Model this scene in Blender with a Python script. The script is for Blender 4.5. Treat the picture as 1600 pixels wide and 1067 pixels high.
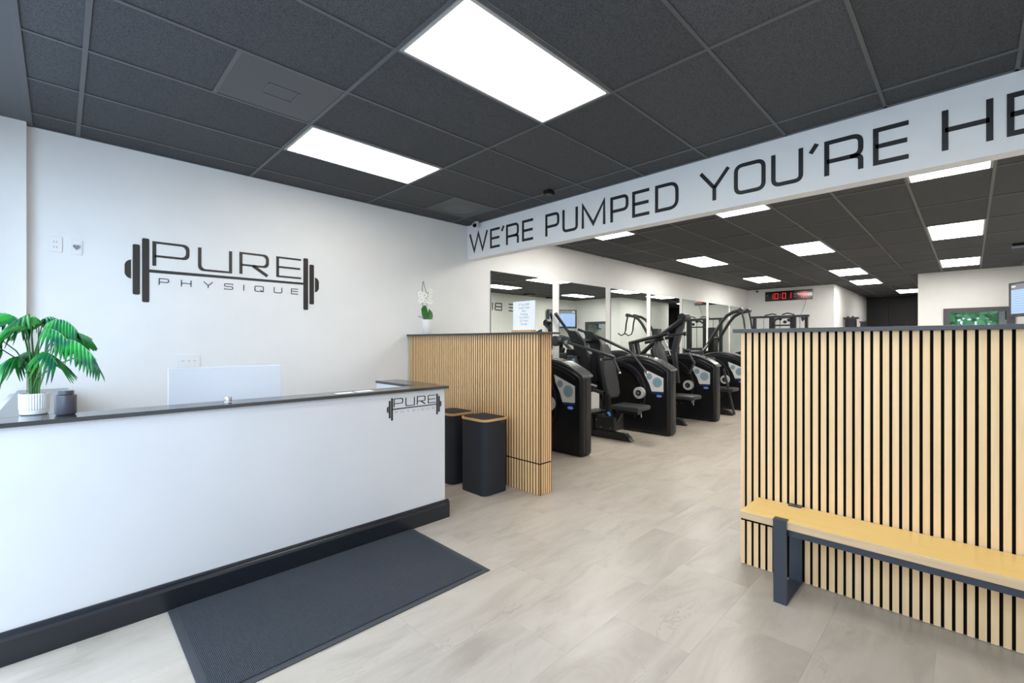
import bpy, bmesh, math, random
from mathutils import Vector, Matrix
R = random.Random(7)
for o in list(bpy.data.objects): bpy.data.objects.remove(o, do_unlink=True)
S = bpy.context.scene
COL = S.collection

# ------------------------------------------------------------------ camera, sky, exposure
cd = bpy.data.cameras.new('camera'); cam = bpy.data.objects.new('camera', cd); COL.objects.link(cam)
cd.sensor_width = 36; cd.lens = 16.0; cd.clip_start = 0.02; cd.clip_end = 200
cam.location = (0, 0, 1.42); cam.rotation_euler = (math.pi/2, 0, math.radians(45.2-90))
S.camera = cam
S.view_settings.view_transform = 'Standard'; S.view_settings.look = 'None'
S.view_settings.gamma = 1; S.view_settings.use_curve_mapping = False
S.view_settings.exposure = 0.46
W = bpy.data.worlds.new('sky'); S.world = W; W.use_nodes = True
wb = W.node_tree.nodes['Background']; wb.inputs[0].default_value = (0.63, 0.79, 1.0, 1); wb.inputs[1].default_value = 5.4
LIGHT_STRENGTH = 7.6
LIGHT_COLOR = (1.0, 0.93, 0.83, 1)
GYM_LIGHT_STRENGTH = 15.0
# the storefront opening as a sampling portal for the sky
pl = bpy.data.lights.new('window_portal', 'AREA'); pl.shape = 'RECTANGLE'; pl.size = 2.7; pl.size_y = 5.4
pl.cycles.is_portal = True
po = bpy.data.objects.new('window_portal', pl); COL.objects.link(po)
po.location = (-0.72, 1.8, 1.5); po.rotation_euler = (0, -math.pi/2, 0)

# ------------------------------------------------------------------ materials
def srgb(r, g, b):
    f = lambda c: ((c/255)/12.92 if c/255 <= .04045 else ((c/255+.055)/1.055)**2.4)
    return (f(r), f(g), f(b), 1)
def mat(name, col, rough=.5, metal=0, spec=.5, coat=0, emit=None, es=0, bump=0, bscale=200, var=0):
    m = bpy.data.materials.new(name); m.use_nodes = True; nt = m.node_tree; b = nt.nodes['Principled BSDF']
    b.inputs['Base Color'].default_value = col; b.inputs['Roughness'].default_value = rough
    b.inputs['Metallic'].default_value = metal; b.inputs['Specular IOR Level'].default_value = spec
    b.inputs['Coat Weight'].default_value = coat
    if emit: b.inputs['Emission Color'].default_value = emit; b.inputs['Emission Strength'].default_value = es
    g = nt.nodes.new('ShaderNodeNewGeometry')
    n = nt.nodes.new('ShaderNodeTexNoise'); n.inputs['Scale'].default_value = bscale; n.inputs['Detail'].default_value = 3
    nt.links.new(g.outputs['Position'], n.inputs['Vector'])
    if bump:
        bp = nt.nodes.new('ShaderNodeBump'); bp.inputs['Strength'].default_value = bump; bp.inputs['Distance'].default_value = .002
        nt.links.new(n.outputs['Fac'], bp.inputs['Height']); nt.links.new(bp.outputs['Normal'], b.inputs['Normal'])
    if not emit:
        v = max(var, .04)
        h = nt.nodes.new('ShaderNodeHueSaturation'); h.inputs['Color'].default_value = col
        mr = nt.nodes.new('ShaderNodeMapRange'); mr.inputs[3].default_value = 1-v; mr.inputs[4].default_value = 1+v
        n2 = nt.nodes.new('ShaderNodeTexNoise'); n2.inputs['Scale'].default_value = 3
        nt.links.new(g.outputs['Position'], n2.inputs['Vector'])
        nt.links.new(n2.outputs['Fac'], mr.inputs[0]); nt.links.new(mr.outputs[0], h.inputs['Value']); nt.links.new(h.outputs[0], b.inputs['Base Color'])
    return m
def links(m): return m.node_tree.links
def new(m, t): return m.node_tree.nodes.new(t)
M = {}
M['wall'] = mat('white_wall_paint', (.80, .80, .79, 1), .6, spec=.3, bump=.05, bscale=120, var=.01)
M['white'] = mat('white_laminate', (.63, .63, .64, 1), .35, spec=.4, var=.01)
M['black'] = mat('black_plastic', (.007, .007, .008, 1), .3, spec=.35)
M['gloss_black'] = mat('gloss_black_plastic', (.012, .012, .014, 1), .16, coat=.4)
M['steel_black'] = mat('black_powder_coated_steel', (.011, .011, .012, 1), .36, bump=.05)
M['gunmetal'] = mat('dark_grey_steel', (.035, .036, .039, 1), .3, metal=.3)
M['pad'] = mat('dark_grey_vinyl_pad', (.02, .02, .022, 1), .45, bump=.1)
M['cover'] = mat('highlit_top_cover', (.075, .077, .083, 1), .24, coat=.3)  # grey lifted to paint the overhead highlight along the machine tops
M['blue_grip'] = mat('blue_plastic', srgb(70, 120, 200), .4)
M['chrome'] = mat('brushed_chrome', (.6, .6, .62, 1), .22, metal=1)
M['cap'] = mat('charcoal_laminate', (.05, .05, .054, 1), .42, var=.05)
M['counter'] = mat('charcoal_counter_laminate', (.035, .036, .038, 1), .18, spec=.8, var=.05)
M['skirt'] = mat('black_painted_moulding', (.012, .014, .019, 1), .25)
M['bench_steel'] = mat('blue_black_steel', (.032, .039, .052, 1), .38)
M['felt'] = mat('black_felt', (.008, .007, .006, 1), .9, spec=.1)
M['letter'] = mat('black_vinyl_lettering', (.012, .014, .018, 1), .45)
M['letter_logo'] = mat('dark_bronze_lettering', (.035, .032, .03, 1), .35, metal=.2)
M['letter_grey'] = mat('grey_vinyl_lettering', (.32, .32, .35, 1), .5)
M['bin'] = mat('black_woven_fabric', (.014, .017, .024, 1), .75, bump=.5, bscale=500)
M['bamboo'] = mat('bamboo', srgb(205, 165, 110), .45, bump=.05)
M['plate'] = mat('white_plastic_plate', (.8, .8, .8, 1), .35)
M['slot'] = mat('dark_slot', (.03, .03, .03, 1), .5)
M['heart'] = mat('grey_knob', (.22, .23, .25, 1), .4)
M['diffuser_vent'] = mat('smooth_dark_vent', (.058, .062, .07, 1), .45)
M['vent_line'] = mat('vent_raised_line', (.085, .09, .10, 1), .45)
M['tee'] = mat('dark_grey_ceiling_grid', (.086, .089, .095, 1), .45)
M['soffit'] = mat('dark_grey_soffit', (.085, .092, .10, 1), .5)
M['blackwall'] = mat('black_wall_paint', (.02, .02, .022, 1), .7)
M['pot'] = mat('white_ceramic', (.8, .8, .78, 1), .3)
M['canister'] = mat('charcoal_ceramic', (.055, .055, .07, 1), .28)
M['soil'] = mat('dark_soil', (.03, .02, .012, 1), .9)
M['petiole'] = mat('green_stem', srgb(70, 120, 60), .45)
M['orchid_leaf'] = mat('orchid_leaf_green', srgb(48, 108, 30), .35)
M['petal'] = mat('white_petal', (.85, .85, .78, 1), .5)
M['orchid_stem'] = mat('dark_green_stem', srgb(60, 66, 45), .5)
M['yellow'] = mat('yellow_flower_throat', srgb(190, 150, 60), .5)
M['glove_white'] = mat('white_plastic', (.75, .76, .78, 1), .3)
M['monitor'] = mat('pale_silver_plastic', (.70, .72, .77, 1), .3)
M['paper'] = mat('white_paper', (.8, .82, .86, 1), .7)
M['mirror'] = mat('silvered_mirror', (.80, .86, .82, 1), .0, metal=1, var=0)
M['mirror_edge'] = mat('mirror_edge', (.2, .22, .21, 1), .3)
M['dark_frame'] = mat('dark_bronze_frame', (.07, .07, .075, 1), .4)
M['screen_dark'] = mat('dark_bezel', (.03, .03, .035, 1), .25)
M['screen_blue'] = mat('lit_pale_blue_screen', (.1, .1, .1, 1), .3, emit=srgb(150, 188, 240), es=.8)
M['screen_line'] = mat('lit_blue_screen_lines', (.1, .1, .1, 1), .3, emit=srgb(90, 130, 190), es=.9)
M['screen_head'] = mat('lit_dark_screen_header', (.1, .1, .1, 1), .3, emit=srgb(70, 80, 105), es=.6)
M['screen_white'] = mat('lit_white_mark', (.1, .1, .1, 1), .3, emit=(1, 1, 1, 1), es=.6)
M['red'] = mat('lit_red_digits', (.1, 0, 0, 1), .4, emit=(1, .03, .03, 1), es=1.3)
M['panel_grey'] = mat('pale_display_panel', srgb(205, 205, 205), .35)
M['dial_blue'] = mat('blue_printed_dial', srgb(120, 150, 165), .4)
M['dial_ring'] = mat('grey_dial_ring', srgb(150, 155, 155), .4)
M['strip'] = mat('navy_strip', srgb(45, 50, 80), .3)
M['led'] = mat('blue_indicator', (.05, .08, .2, 1), .3, emit=srgb(95, 125, 215), es=.35)
M['hub'] = mat('light_grey_hub', (.5, .5, .5, 1), .35)
M['label'] = mat('grey_sticker', (.35, .36, .36, 1), .6)
M['light'] = mat('lit_diffuser', (.9, .9, .9, 1), .5, emit=LIGHT_COLOR, es=LIGHT_STRENGTH)
M['gym_light'] = mat('lit_gym_diffuser', (.9, .9, .9, 1), .5, emit=(1, .96, .90, 1), es=GYM_LIGHT_STRENGTH)
M['light_frame'] = mat('grey_light_frame', (.30, .31, .31, 1), .4)
M['pavement'] = mat('pale_pavement', (.42, .43, .44, 1), .9)
M['bark'] = mat('bark', (.09, .06, .04, 1), .9)
M['foliage'] = mat('foliage', (.06, .20, .06, 1), .7, bump=.6, bscale=6, var=.3)

# window pane: partly reflecting dark glass
m = mat('reflective_pane', (.03, .06, .055, 1), .02, spec=1); M['pane'] = m
m.node_tree.nodes['Principled BSDF'].inputs['Coat Weight'].default_value = 0
m.node_tree.nodes['Principled BSDF'].inputs['IOR'].default_value = 2.6

# wood: light oak, vertical or lengthwise grain, per piece variation
def wood(name, c1, c2, axis_scale, rough=.5, per=.10):
    m = mat(name, c1, rough); nt = m.node_tree; b = nt.nodes['Principled BSDF']
    g = new(m, 'ShaderNodeNewGeometry'); mp = new(m, 'ShaderNodeMapping'); mp.inputs['Scale'].default_value = axis_scale
    n = new(m, 'ShaderNodeTexNoise'); n.inputs['Scale'].default_value = 1; n.inputs['Detail'].default_value = 5; n.inputs['Distortion'].default_value = .6
    oi = new(m, 'ShaderNodeObjectInfo'); ad = new(m, 'ShaderNodeVectorMath'); ad.operation = 'ADD'
    sc = new(m, 'ShaderNodeMath'); sc.operation = 'MULTIPLY'; sc.inputs[1].default_value = 37
    L = nt.links.new
    L(g.outputs['Position'], mp.inputs['Vector']); L(oi.outputs['Random'], sc.inputs[0]); L(mp.outputs[0], ad.inputs[0]); L(sc.outputs[0], ad.inputs[1]); L(ad.outputs[0], n.inputs['Vector'])
    cr = new(m, 'ShaderNodeValToRGB'); cr.color_ramp.elements[0].position = .35; cr.color_ramp.elements[1].position = .68
    cr.color_ramp.elements[0].color = c1; cr.color_ramp.elements[1].color = c2
    L(n.outputs['Fac'], cr.inputs[0])
    h = new(m, 'ShaderNodeHueSaturation'); mr = new(m, 'ShaderNodeMapRange'); mr.inputs[3].default_value = 1-per; mr.inputs[4].default_value = 1+per*.5
    L(oi.outputs['Random'], mr.inputs[0]); L(mr.outputs[0], h.inputs['Value']); L(cr.outputs[0], h.inputs['Color']); L(h.outputs[0], b.inputs['Base Color'])
    bp = new(m, 'ShaderNodeBump'); bp.inputs['Strength'].default_value = .08; bp.inputs['Distance'].default_value = .001
    L(n.outputs['Fac'], bp.inputs['Height']); L(bp.outputs[0], b.inputs['Normal'])
    return m
M['slat'] = wood('light_oak_slat', srgb(228, 190, 140), srgb(236, 201, 153), (55, 55, 1.6), per=.035)
M['slat_dark'] = wood('tan_oak_slat', srgb(222, 178, 126), srgb(230, 189, 138), (55, 55, 1.6), per=.035)
M['slat_side'] = mat('shaded_slat_side', (.035, .022, .013, 1), .8, spec=.2)  # slat sides coloured dark brown so the gaps read as shaded
M['bench'] = wood('yellow_oak_bench', srgb(238, 200, 120), srgb(243, 209, 134), (60, 2.0, 60), .32, 0)

# ceiling tile: fissured dark mineral fibre
m = mat('dark_fissured_ceiling_tile', (.07, .075, .082, 1), .8, spec=.2); M['tile'] = m
L = links(m).new; b = m.node_tree.nodes['Principled BSDF']
g = new(m, 'ShaderNodeNewGeometry'); n = new(m, 'ShaderNodeTexNoise'); n.inputs['Scale'].default_value = 230; n.inputs['Detail'].default_value = 2; n.inputs['Roughness'].default_value = .7
cr = new(m, 'ShaderNodeValToRGB'); cr.color_ramp.elements[0].position = .40; cr.color_ramp.elements[0].color = (.037, .039, .042, 1)
cr.color_ramp.elements[1].position = .52; cr.color_ramp.elements[1].color = (.094, .098, .105, 1)
L(g.outputs['Position'], n.inputs['Vector']); L(n.outputs['Fac'], cr.inputs[0])
oi = new(m, 'ShaderNodeObjectInfo'); mr = new(m, 'ShaderNodeMapRange'); mr.inputs[3].default_value = .9; mr.inputs[4].default_value = 1.1
h = new(m, 'ShaderNodeHueSaturation'); L(oi.outputs['Random'], mr.inputs[0]); L(mr.outputs[0], h.inputs['Value']); L(cr.outputs[0], h.inputs['Color']); L(h.outputs[0], b.inputs['Base Color'])
bp = new(m, 'ShaderNodeBump'); bp.inputs['Strength'].default_value = .4; bp.inputs['Distance'].default_value = .002; L(n.outputs['Fac'], bp.inputs['Height']); L(bp.outputs[0], b.inputs['Normal'])

# floor tile: pale greige stone-look vinyl with long veins
m = mat('greige_stone_vinyl', (.5, .47, .43, 1), .34, spec=.45); M['floor'] = m
L = links(m).new; b = m.node_tree.nodes['Principled BSDF']
g = new(m, 'ShaderNodeNewGeometry'); oi = new(m, 'ShaderNodeObjectInfo')
cx = new(m, 'ShaderNodeCombineXYZ'); mu = new(m, 'ShaderNodeMath'); mu.operation = 'MULTIPLY'; mu.inputs[1].default_value = 53
L(oi.outputs['Random'], mu.inputs[0]); L(mu.outputs[0], cx.inputs[0]); L(mu.outputs[0], cx.inputs[1])
ad = new(m, 'ShaderNodeVectorMath'); ad.operation = 'ADD'; L(g.outputs['Position'], ad.inputs[0]); L(cx.outputs[0], ad.inputs[1])
mp = new(m, 'ShaderNodeMapping'); mp.inputs['Rotation'].default_value = (0, 0, math.radians(12)); mp.inputs['Scale'].default_value = (1.3, 4.6, 1)
L(ad.outputs[0], mp.inputs['Vector'])
n1 = new(m, 'ShaderNodeTexNoise'); n1.inputs['Scale'].default_value = 1.1; n1.inputs['Detail'].default_value = 8; n1.inputs['Roughness'].default_value = .62; n1.inputs['Distortion'].default_value = .8
L(mp.outputs[0], n1.inputs['Vector'])
cr = new(m, 'ShaderNodeValToRGB'); e = cr.color_ramp.elements
e[0].position = .30; e[0].color = srgb(160, 150, 138); e[1].position = .72; e[1].color = srgb(188, 179, 168)
x = e.new(.5); x.color = srgb(177, 168, 155)
L(n1.outputs['Fac'], cr.inputs[0])
n2 = new(m, 'ShaderNodeTexNoise'); n2.inputs['Scale'].default_value = 1.0; n2.inputs['Detail'].default_value = 6; n2.inputs['Roughness'].default_value = .7; n2.inputs['Distortion'].default_value = .5
L(mp.outputs[0], n2.inputs['Vector'])
cr2 = new(m, 'ShaderNodeValToRGB'); f = cr2.color_ramp.elements; f[0].position = .485; f[0].color = (1, 1, 1, 1); f[1].position = .515; f[1].color = (1, 1, 1, 1)
x = f.new(.5); x.color = (.70, .67, .64, 1)
L(n2.outputs['Fac'], cr2.inputs[0])
mx = new(m, 'ShaderNodeMix'); mx.data_type = 'RGBA'; mx.blend_type = 'MULTIPLY'; mk = new(m, 'ShaderNodeTexNoise'); mk.inputs['Scale'].default_value = .9; mk.inputs['Detail'].default_value = 2; L(mp.outputs[0], mk.inputs['Vector'])
mkr = new(m, 'ShaderNodeMapRange'); mkr.inputs[1].default_value = .5; mkr.inputs[2].default_value = .72; mkr.inputs[3].default_value = 0; mkr.inputs[4].default_value = .8; L(mk.outputs['Fac'], mkr.inputs[0]); L(mkr.outputs[0], mx.inputs[0])
L(cr.outputs[0], mx.inputs[6]); L(cr2.outputs[0], mx.inputs[7])
h = new(m, 'ShaderNodeHueSaturation'); mr = new(m, 'ShaderNodeMapRange'); mr.inputs[3].default_value = .965; mr.inputs[4].default_value = 1.02
L(oi.outputs['Random'], mr.inputs[0]); L(mr.outputs[0], h.inputs['Value']); L(mx.outputs[2], h.inputs['Color']); L(h.outputs[0], b.inputs['Base Color'])
bp = new(m, 'ShaderNodeBump'); bp.inputs['Strength'].default_value = .12; bp.inputs['Distance'].default_value = .002; L(n1.outputs['Fac'], bp.inputs['Height']); L(bp.outputs[0], b.inputs['Normal'])

# mat carpet: charcoal ribbed loop pile
m = mat('charcoal_ribbed_carpet', (.026, .029, .034, 1), .95, spec=.15); M['carpet'] = m
L = links(m).new; b = m.node_tree.nodes['Principled BSDF']
g = new(m, 'ShaderNodeNewGeometry'); wv = new(m, 'ShaderNodeTexWave'); wv.bands_direction = 'X'; wv.inputs['Scale'].default_value = 48; wv.inputs['Distortion'].default_value = 1.2; wv.inputs['Detail'].default_value = 2; wv.inputs['Detail Scale'].default_value = 4
n = new(m, 'ShaderNodeTexNoise'); n.inputs['Scale'].default_value = 260; n.inputs['Detail'].default_value = 2
L(g.outputs['Position'], wv.inputs['Vector']); L(g.outputs['Position'], n.inputs['Vector'])
mx = new(m, 'ShaderNodeMath'); mx.operation = 'MULTIPLY'; L(wv.outputs['Fac'], mx.inputs[0]); L(n.outputs['Fac'], mx.inputs[1])
cr = new(m, 'ShaderNodeValToRGB'); cr.color_ramp.elements[0].position = .1; cr.color_ramp.elements[0].color = (.026, .029, .034, 1); cr.color_ramp.elements[1].position = .55; cr.color_ramp.elements[1].color = (.085, .095, .11, 1)
L(mx.outputs[0], cr.inputs[0]); L(cr.outputs[0], b.inputs['Base Color'])
bp = new(m, 'ShaderNodeBump'); bp.inputs['Strength'].default_value = .8; bp.inputs['Distance'].default_value = .004; L(mx.outputs[0], bp.inputs['Height']); L(bp.outputs[0], b.inputs['Normal'])
M['rubber'] = mat('dark_grey_rubber', (.038, .043, .049, 1), .6)

# plant leaf: green to blue-green
m = mat('palm_leaf', srgb(40, 130, 70), .35, spec=.6); M['leaf'] = m
L = links(m).new; b = m.node_tree.nodes['Principled BSDF']
g = new(m, 'ShaderNodeNewGeometry'); n = new(m, 'ShaderNodeTexNoise'); n.inputs['Scale'].default_value = 14
cr = new(m, 'ShaderNodeValToRGB'); cr.color_ramp.elements[0].position = .35; cr.color_ramp.elements[0].color = srgb(14, 92, 66); cr.color_ramp.elements[1].position = .65; cr.color_ramp.elements[1].color = srgb(40, 150, 48)
L(g.outputs['Position'], n.inputs['Vector']); L(n.outputs['Fac'], cr.inputs[0]); L(cr.outputs[0], b.inputs['Base Color'])

# ------------------------------------------------------------------ mesh helpers
def tag(o, label=None, cat=None, group=None, kind=None):
    if label: o['label'] = label
    if cat: o['category'] = cat
    if group: o['group'] = group
    if kind: o['kind'] = kind
    return o
def empty(name, loc=(0, 0, 0)):
    o = bpy.data.objects.new(name, None); COL.objects.link(o); o.location = loc; o.empty_display_size = .05; return o
def origin(o):
    v = Vector((0, 0, 0))
    while o: v += Vector(o.location); o = o.parent
    return v
class MB:
    def __init__(s): s.bm = bmesh.new(); s.mi = 0
    def box(s, x0, x1, y0, y1, z0, z1, bev=0):
        r = bmesh.ops.create_cube(s.bm, size=1)
        for v in r['verts']: v.co = ((x0+x1)/2+v.co.x*(x1-x0), (y0+y1)/2+v.co.y*(y1-y0), (z0+z1)/2+v.co.z*(z1-z0))
        if bev:
            es = list({e for v in r['verts'] for e in v.link_edges})
            bmesh.ops.bevel(s.bm, geom=es, offset=bev, segments=2, profile=.5, affect='EDGES')
        return s
    def prism(s, pts, fn, d):      # pts: 2D outline, fn(a,b,depth)->xyz, extruded 0..d
        n = len(pts)
        A = [s.bm.verts.new(fn(a, b, 0)) for a, b in pts]; B = [s.bm.verts.new(fn(a, b, d)) for a, b in pts]
        s.bm.faces.new(A[::-1]); s.bm.faces.new(B)
        for i in range(n): s.bm.faces.new((A[i], A[(i+1) % n], B[(i+1) % n], B[i]))
        return s
    def tube(s, pts, r, n=10, cap=True, rr=None):
        pts = [Vector(p) for p in pts]; rings = []
        up = None
        for i, p in enumerate(pts):
            t = (pts[min(i+1, len(pts)-1)]-pts[max(i-1, 0)]).normalized()
            if up is None: up = Vector((0, 0, 1)) if abs(t.z) < .9 else Vector((1, 0, 0))
            a = t.cross(up)
            if a.length < 1e-4: a = t.cross(Vector((1, .3, 0)))
            a.normalize(); b2 = a.cross(t).normalized(); up = b2
            rad = rr[i] if rr else r
            rings.append([s.bm.verts.new(p+(a*math.cos(2*math.pi*k/n)+b2*math.sin(2*math.pi*k/n))*rad) for k in range(n)])
        for i in range(len(rings)-1):
            for k in range(n): s.bm.faces.new((rings[i][k], rings[i][(k+1) % n], rings[i+1][(k+1) % n], rings[i+1][k]))
        if cap: s.bm.faces.new(rings[0][::-1]); s.bm.faces.new(rings[-1])
        return s
    def lathe(s, prof, c=(0, 0, 0), n=32, rib=0):
        rings = []
        for r_, z in prof:
            rings.append([s.bm.verts.new((c[0]+(r_*(1-(rib if k % 2 else 0)))*math.cos(2*math.pi*k/n), c[1]+(r_*(1-(rib if k % 2 else 0)))*math.sin(2*math.pi*k/n), c[2]+z)) for k in range(n)])
        for i in range(len(rings)-1):
            for k in range(n): s.bm.faces.new((rings[i][k], rings[i][(k+1) % n], rings[i+1][(k+1) % n], rings[i+1][k]))
        s.bm.faces.new(rings[0][::-1]); s.bm.faces.new(rings[-1]); return s
    def obox(s, p, q, w, h, side=(0, 0, 1)):   # box bar from p to q
        p, q = Vector(p), Vector(q); t = (q-p).normalized(); sd = Vector(side); a = t.cross(sd).normalized(); b2 = a.cross(t).normalized()
        vs = [s.bm.verts.new(c+a*x*w/2+b2*y*h/2) for c in (p, q) for x, y in ((-1, -1), (1, -1), (1, 1), (-1, 1))]
        for f_ in ((3, 2, 1, 0), (4, 5, 6, 7), (0, 1, 5, 4), (1, 2, 6, 5), (2, 3, 7, 6), (3, 0, 4, 7)): s.bm.faces.new([vs[i] for i in f_])
        return s
    def build(s, name, m, parent=None, smooth=False, loc=None, bevel=0):
        bmesh.ops.recalc_face_normals(s.bm, faces=s.bm.faces)
        o0 = origin(parent) if parent else Vector((0, 0, 0))
        L0 = Vector(loc) if loc else None
        if L0 is None:
            if len(s.bm.verts):
                cs = [v.co for v in s.bm.verts]
                L0 = Vector(((min(c.x for c in cs)+max(c.x for c in cs))/2, (min(c.y for c in cs)+max(c.y for c in cs))/2, min(c.z for c in cs)))
            else: L0 = o0.copy()
        bmesh.ops.translate(s.bm, verts=s.bm.verts, vec=-L0)
        me = bpy.data.meshes.new(name); s.bm.to_mesh(me); s.bm.free()
        for mm in (m if isinstance(m, (list, tuple)) else [m]): me.materials.append(mm)
        if smooth:
            for p in me.polygons: p.use_smooth = True
            try: me.set_sharp_from_angle(angle=math.radians(40))
            except Exception: pass
        o = bpy.data.objects.new(name, me); COL.objects.link(o); o.location = L0-o0
        if parent: o.parent = parent
        if bevel:
            bv = o.modifiers.new('bevel', 'BEVEL'); bv.width = bevel; bv.segments = 3; bv.limit_method = 'ANGLE'
            for p in me.polygons: p.use_smooth = True
            try: me.set_sharp_from_angle(angle=math.radians(60))
            except Exception: pass
        return o
def part(name, m, parent, *box, bev=0): return MB().box(*box, bev=bev).build(name, m, parent)
def dupe(src, loc, parent):      # one more piece sharing mesh data; loc in world space
    o = src.copy(); COL.objects.link(o); o.parent = parent; o.location = Vector(loc)-(origin(parent) if parent else Vector()); return o
def struct(name, m, boxes, label=None, parent=None):
    b = MB()
    for x in boxes: b.box(*x)
    o = b.build(name, m, parent)
    if not parent: o['kind'] = 'structure'
    if label: o['label'] = label
    return o

CEIL = 3.05
# ------------------------------------------------------------------ floor
M['grout'] = mat('floor_underlay', (.30, .28, .255, 1), .7)
floor = struct('floor', M['grout'], [(-.75, 21.6, -1.35, 5.15, -.08, -.002)], 'pale greige stone-look vinyl floor')
TX, TY = .79, .395
def tile_mesh(name='floor_tile'):
    return MB().box(-TX/2+.0003, TX/2-.0003, -TY/2+.0007, TY/2-.0007, -.002, 0)
cells = []
j = 0
y = 1.69-TY*8
while y < 5.0:
    off = (TX/2 if j % 2 else 0)
    x = 2.03-TX*5+off
    while x < 21.4:
        x0, x1, y0, y1 = max(x, -.6), min(x+TX, 21.4), max(y, -1.23), min(y+TY, 5.0)
        if x1-x0 > .02 and y1-y0 > .02: cells.append((x0, x1, y0, y1))
        x += TX
    y += TY; j += 1
def vis(c):
    cx, cy = (c[0]+c[1])/2, (c[2]+c[3])/2
    d = (cx+cy)*.707; r = (cx-cy)*.707
    if d < .8 or abs(r/d) > 1.35: return 1e9
    if cx > 3.4 and cy < .9+.0*cx and cy < cx*.33: return 500+d
    if cy > 3.1 and cx < 2.3: return 400+d
    if cx > 15.6 and (cy > 2.75 or cy < .9): return 900+d
    return d
cells.sort(key=vis)
proto = None
rest = MB()
for i, c in enumerate(cells):
    x0, x1, y0, y1 = c
    full = abs(x1-x0-TX) < 1e-4 and abs(y1-y0-TY) < 1e-4
    if i < 300:
        ctr = ((x0+x1)/2, (y0+y1)/2, -.002)
        if full and proto: dupe(proto, ctr, floor)
        else:
            o = MB().box(x0+.0003, x1-.0003, y0+.0003, y1-.0003, -.002, 0).build('floor_tile', M['floor'], floor)
            if full: proto = o
    else: rest.box(x0+.0003, x1-.0003, y0+.0003, y1-.0003, -.002, 0)
rest.build('floor_tiling', M['floor'], floor)['kind'] = 'stuff'

# ------------------------------------------------------------------ walls
struct('wall_left', M['wall'], [(-.75, 15.75, 5.0, 5.15, 0, 3.12)], 'long white wall with the logo and the gym mirrors')
struct('wall_right', M['wall'], [(-.75, 14.67, -1.35, -1.23, 0, 3.12)], 'long white wall opposite the mirrors')
struct('wall_far', M['wall'], [(15.62, 21.5, 2.73, 2.85, 0, 3.12), (15.62, 15.75, 2.85, 5.0, 0, 3.12)], 'far white wall under the red digital clock')
struct('wall_corner', M['wall'], [(14.67, 14.8, -1.35, .89, 0, 3.12), (14.8, 18.45, .77, .89, 0, 3.12)], 'white wall block with the dark framed window')
wr = struct('wall_recess', M['blackwall'], [(21.4, 21.55, -1.35, 2.73, 0, 3.12), (18.33, 18.45, -1.23, .77, 0, 3.12), (18.33, 21.4, -1.35, -1.23, 0, 3.12)], 'black wall at the end of the corridor')
pm = None
for k in range(8):
    yy = -.9+k*.46
    if pm: dupe(pm, (21.385, yy, 0.002), wr)
    else: pm = MB().box(21.37, 21.4, yy-.225, yy+.225, 0.002, 3.04).build('panel', M['blackwall'], wr)
wf = struct('wall_front', M['wall'], [(-.75, -.6, -1.23, -.9, 0, 3.12), (-.75, -.6, 4.5, 5.0, 0, 3.12), (-.75, -.6, -.9, 4.5, 2.92, 3.12), (-.75, -.6, -.9, 4.5, 0, .08), (-.75, -.6, -.9, 1.8, .08, .95)], 'storefront wall beside the camera, with an added knee wall for shade')  # last box: unseen knee wall added to deepen shade under the bench
w1 = empty('window_1', (-.68, 1.8, .08)); tag(w1, 'storefront window beside the camera', kind='structure')
for yy in (-.9, .45, 1.8, 3.15, 4.46): part('mullion', M['dark_frame'], w1, -.7, -.65, yy, yy+.04, .08 if yy > 1.7 else .95, 2.92)
part('transom', M['dark_frame'], w1, -.7, -.65, -.86, 4.46, 2.885, 2.92)
part('sill', M['dark_frame'], w1, -.7, -.65, 1.8, 4.46, .08, .13)
part('sill', M['dark_frame'], w1, -.6, -.56, -.86, 1.8, .95, .98)  # sill on the added knee wall
struct('trim_1', M['wall'], [(-.6, -.177, 4.92, 5.0, 0, 3.05)], 'white pilaster at the left end of the logo wall')
M['beam'] = mat('window_lit_white_paint', (.88, .88, .88, 1), .55)  # wall white lightened to stand in for window light on the beam
beam = struct('trim_2', M['beam'], [(4.08, 4.21, -1.23, 5.0, 2.57, 3.12)], 'white header beam carrying the black slogan')
struct('baseboard_left', M['white'], [(2.3, 3.1, 4.985, 5.0, 0, .1), (3.3, 15.6, 4.985, 5.0, 0, .1)], 'low white baseboard under the mirrors')

# ------------------------------------------------------------------ ceiling
ceil = struct('ceiling', M['blackwall'], [(-.75, 21.6, -1.35, 5.15, 3.12, 3.2)], 'dark grey suspended tile ceiling')
MB().box(-.6, -.175, -1.23, 5.0, CEIL-.004, CEIL+.02).build('soffit_panel', M['soffit'], ceil)
MB().box(-.178, -.145, -1.23, 5.0, CEIL-.010, CEIL+.015).build('edge_trim', M['tee'], ceil)
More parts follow.
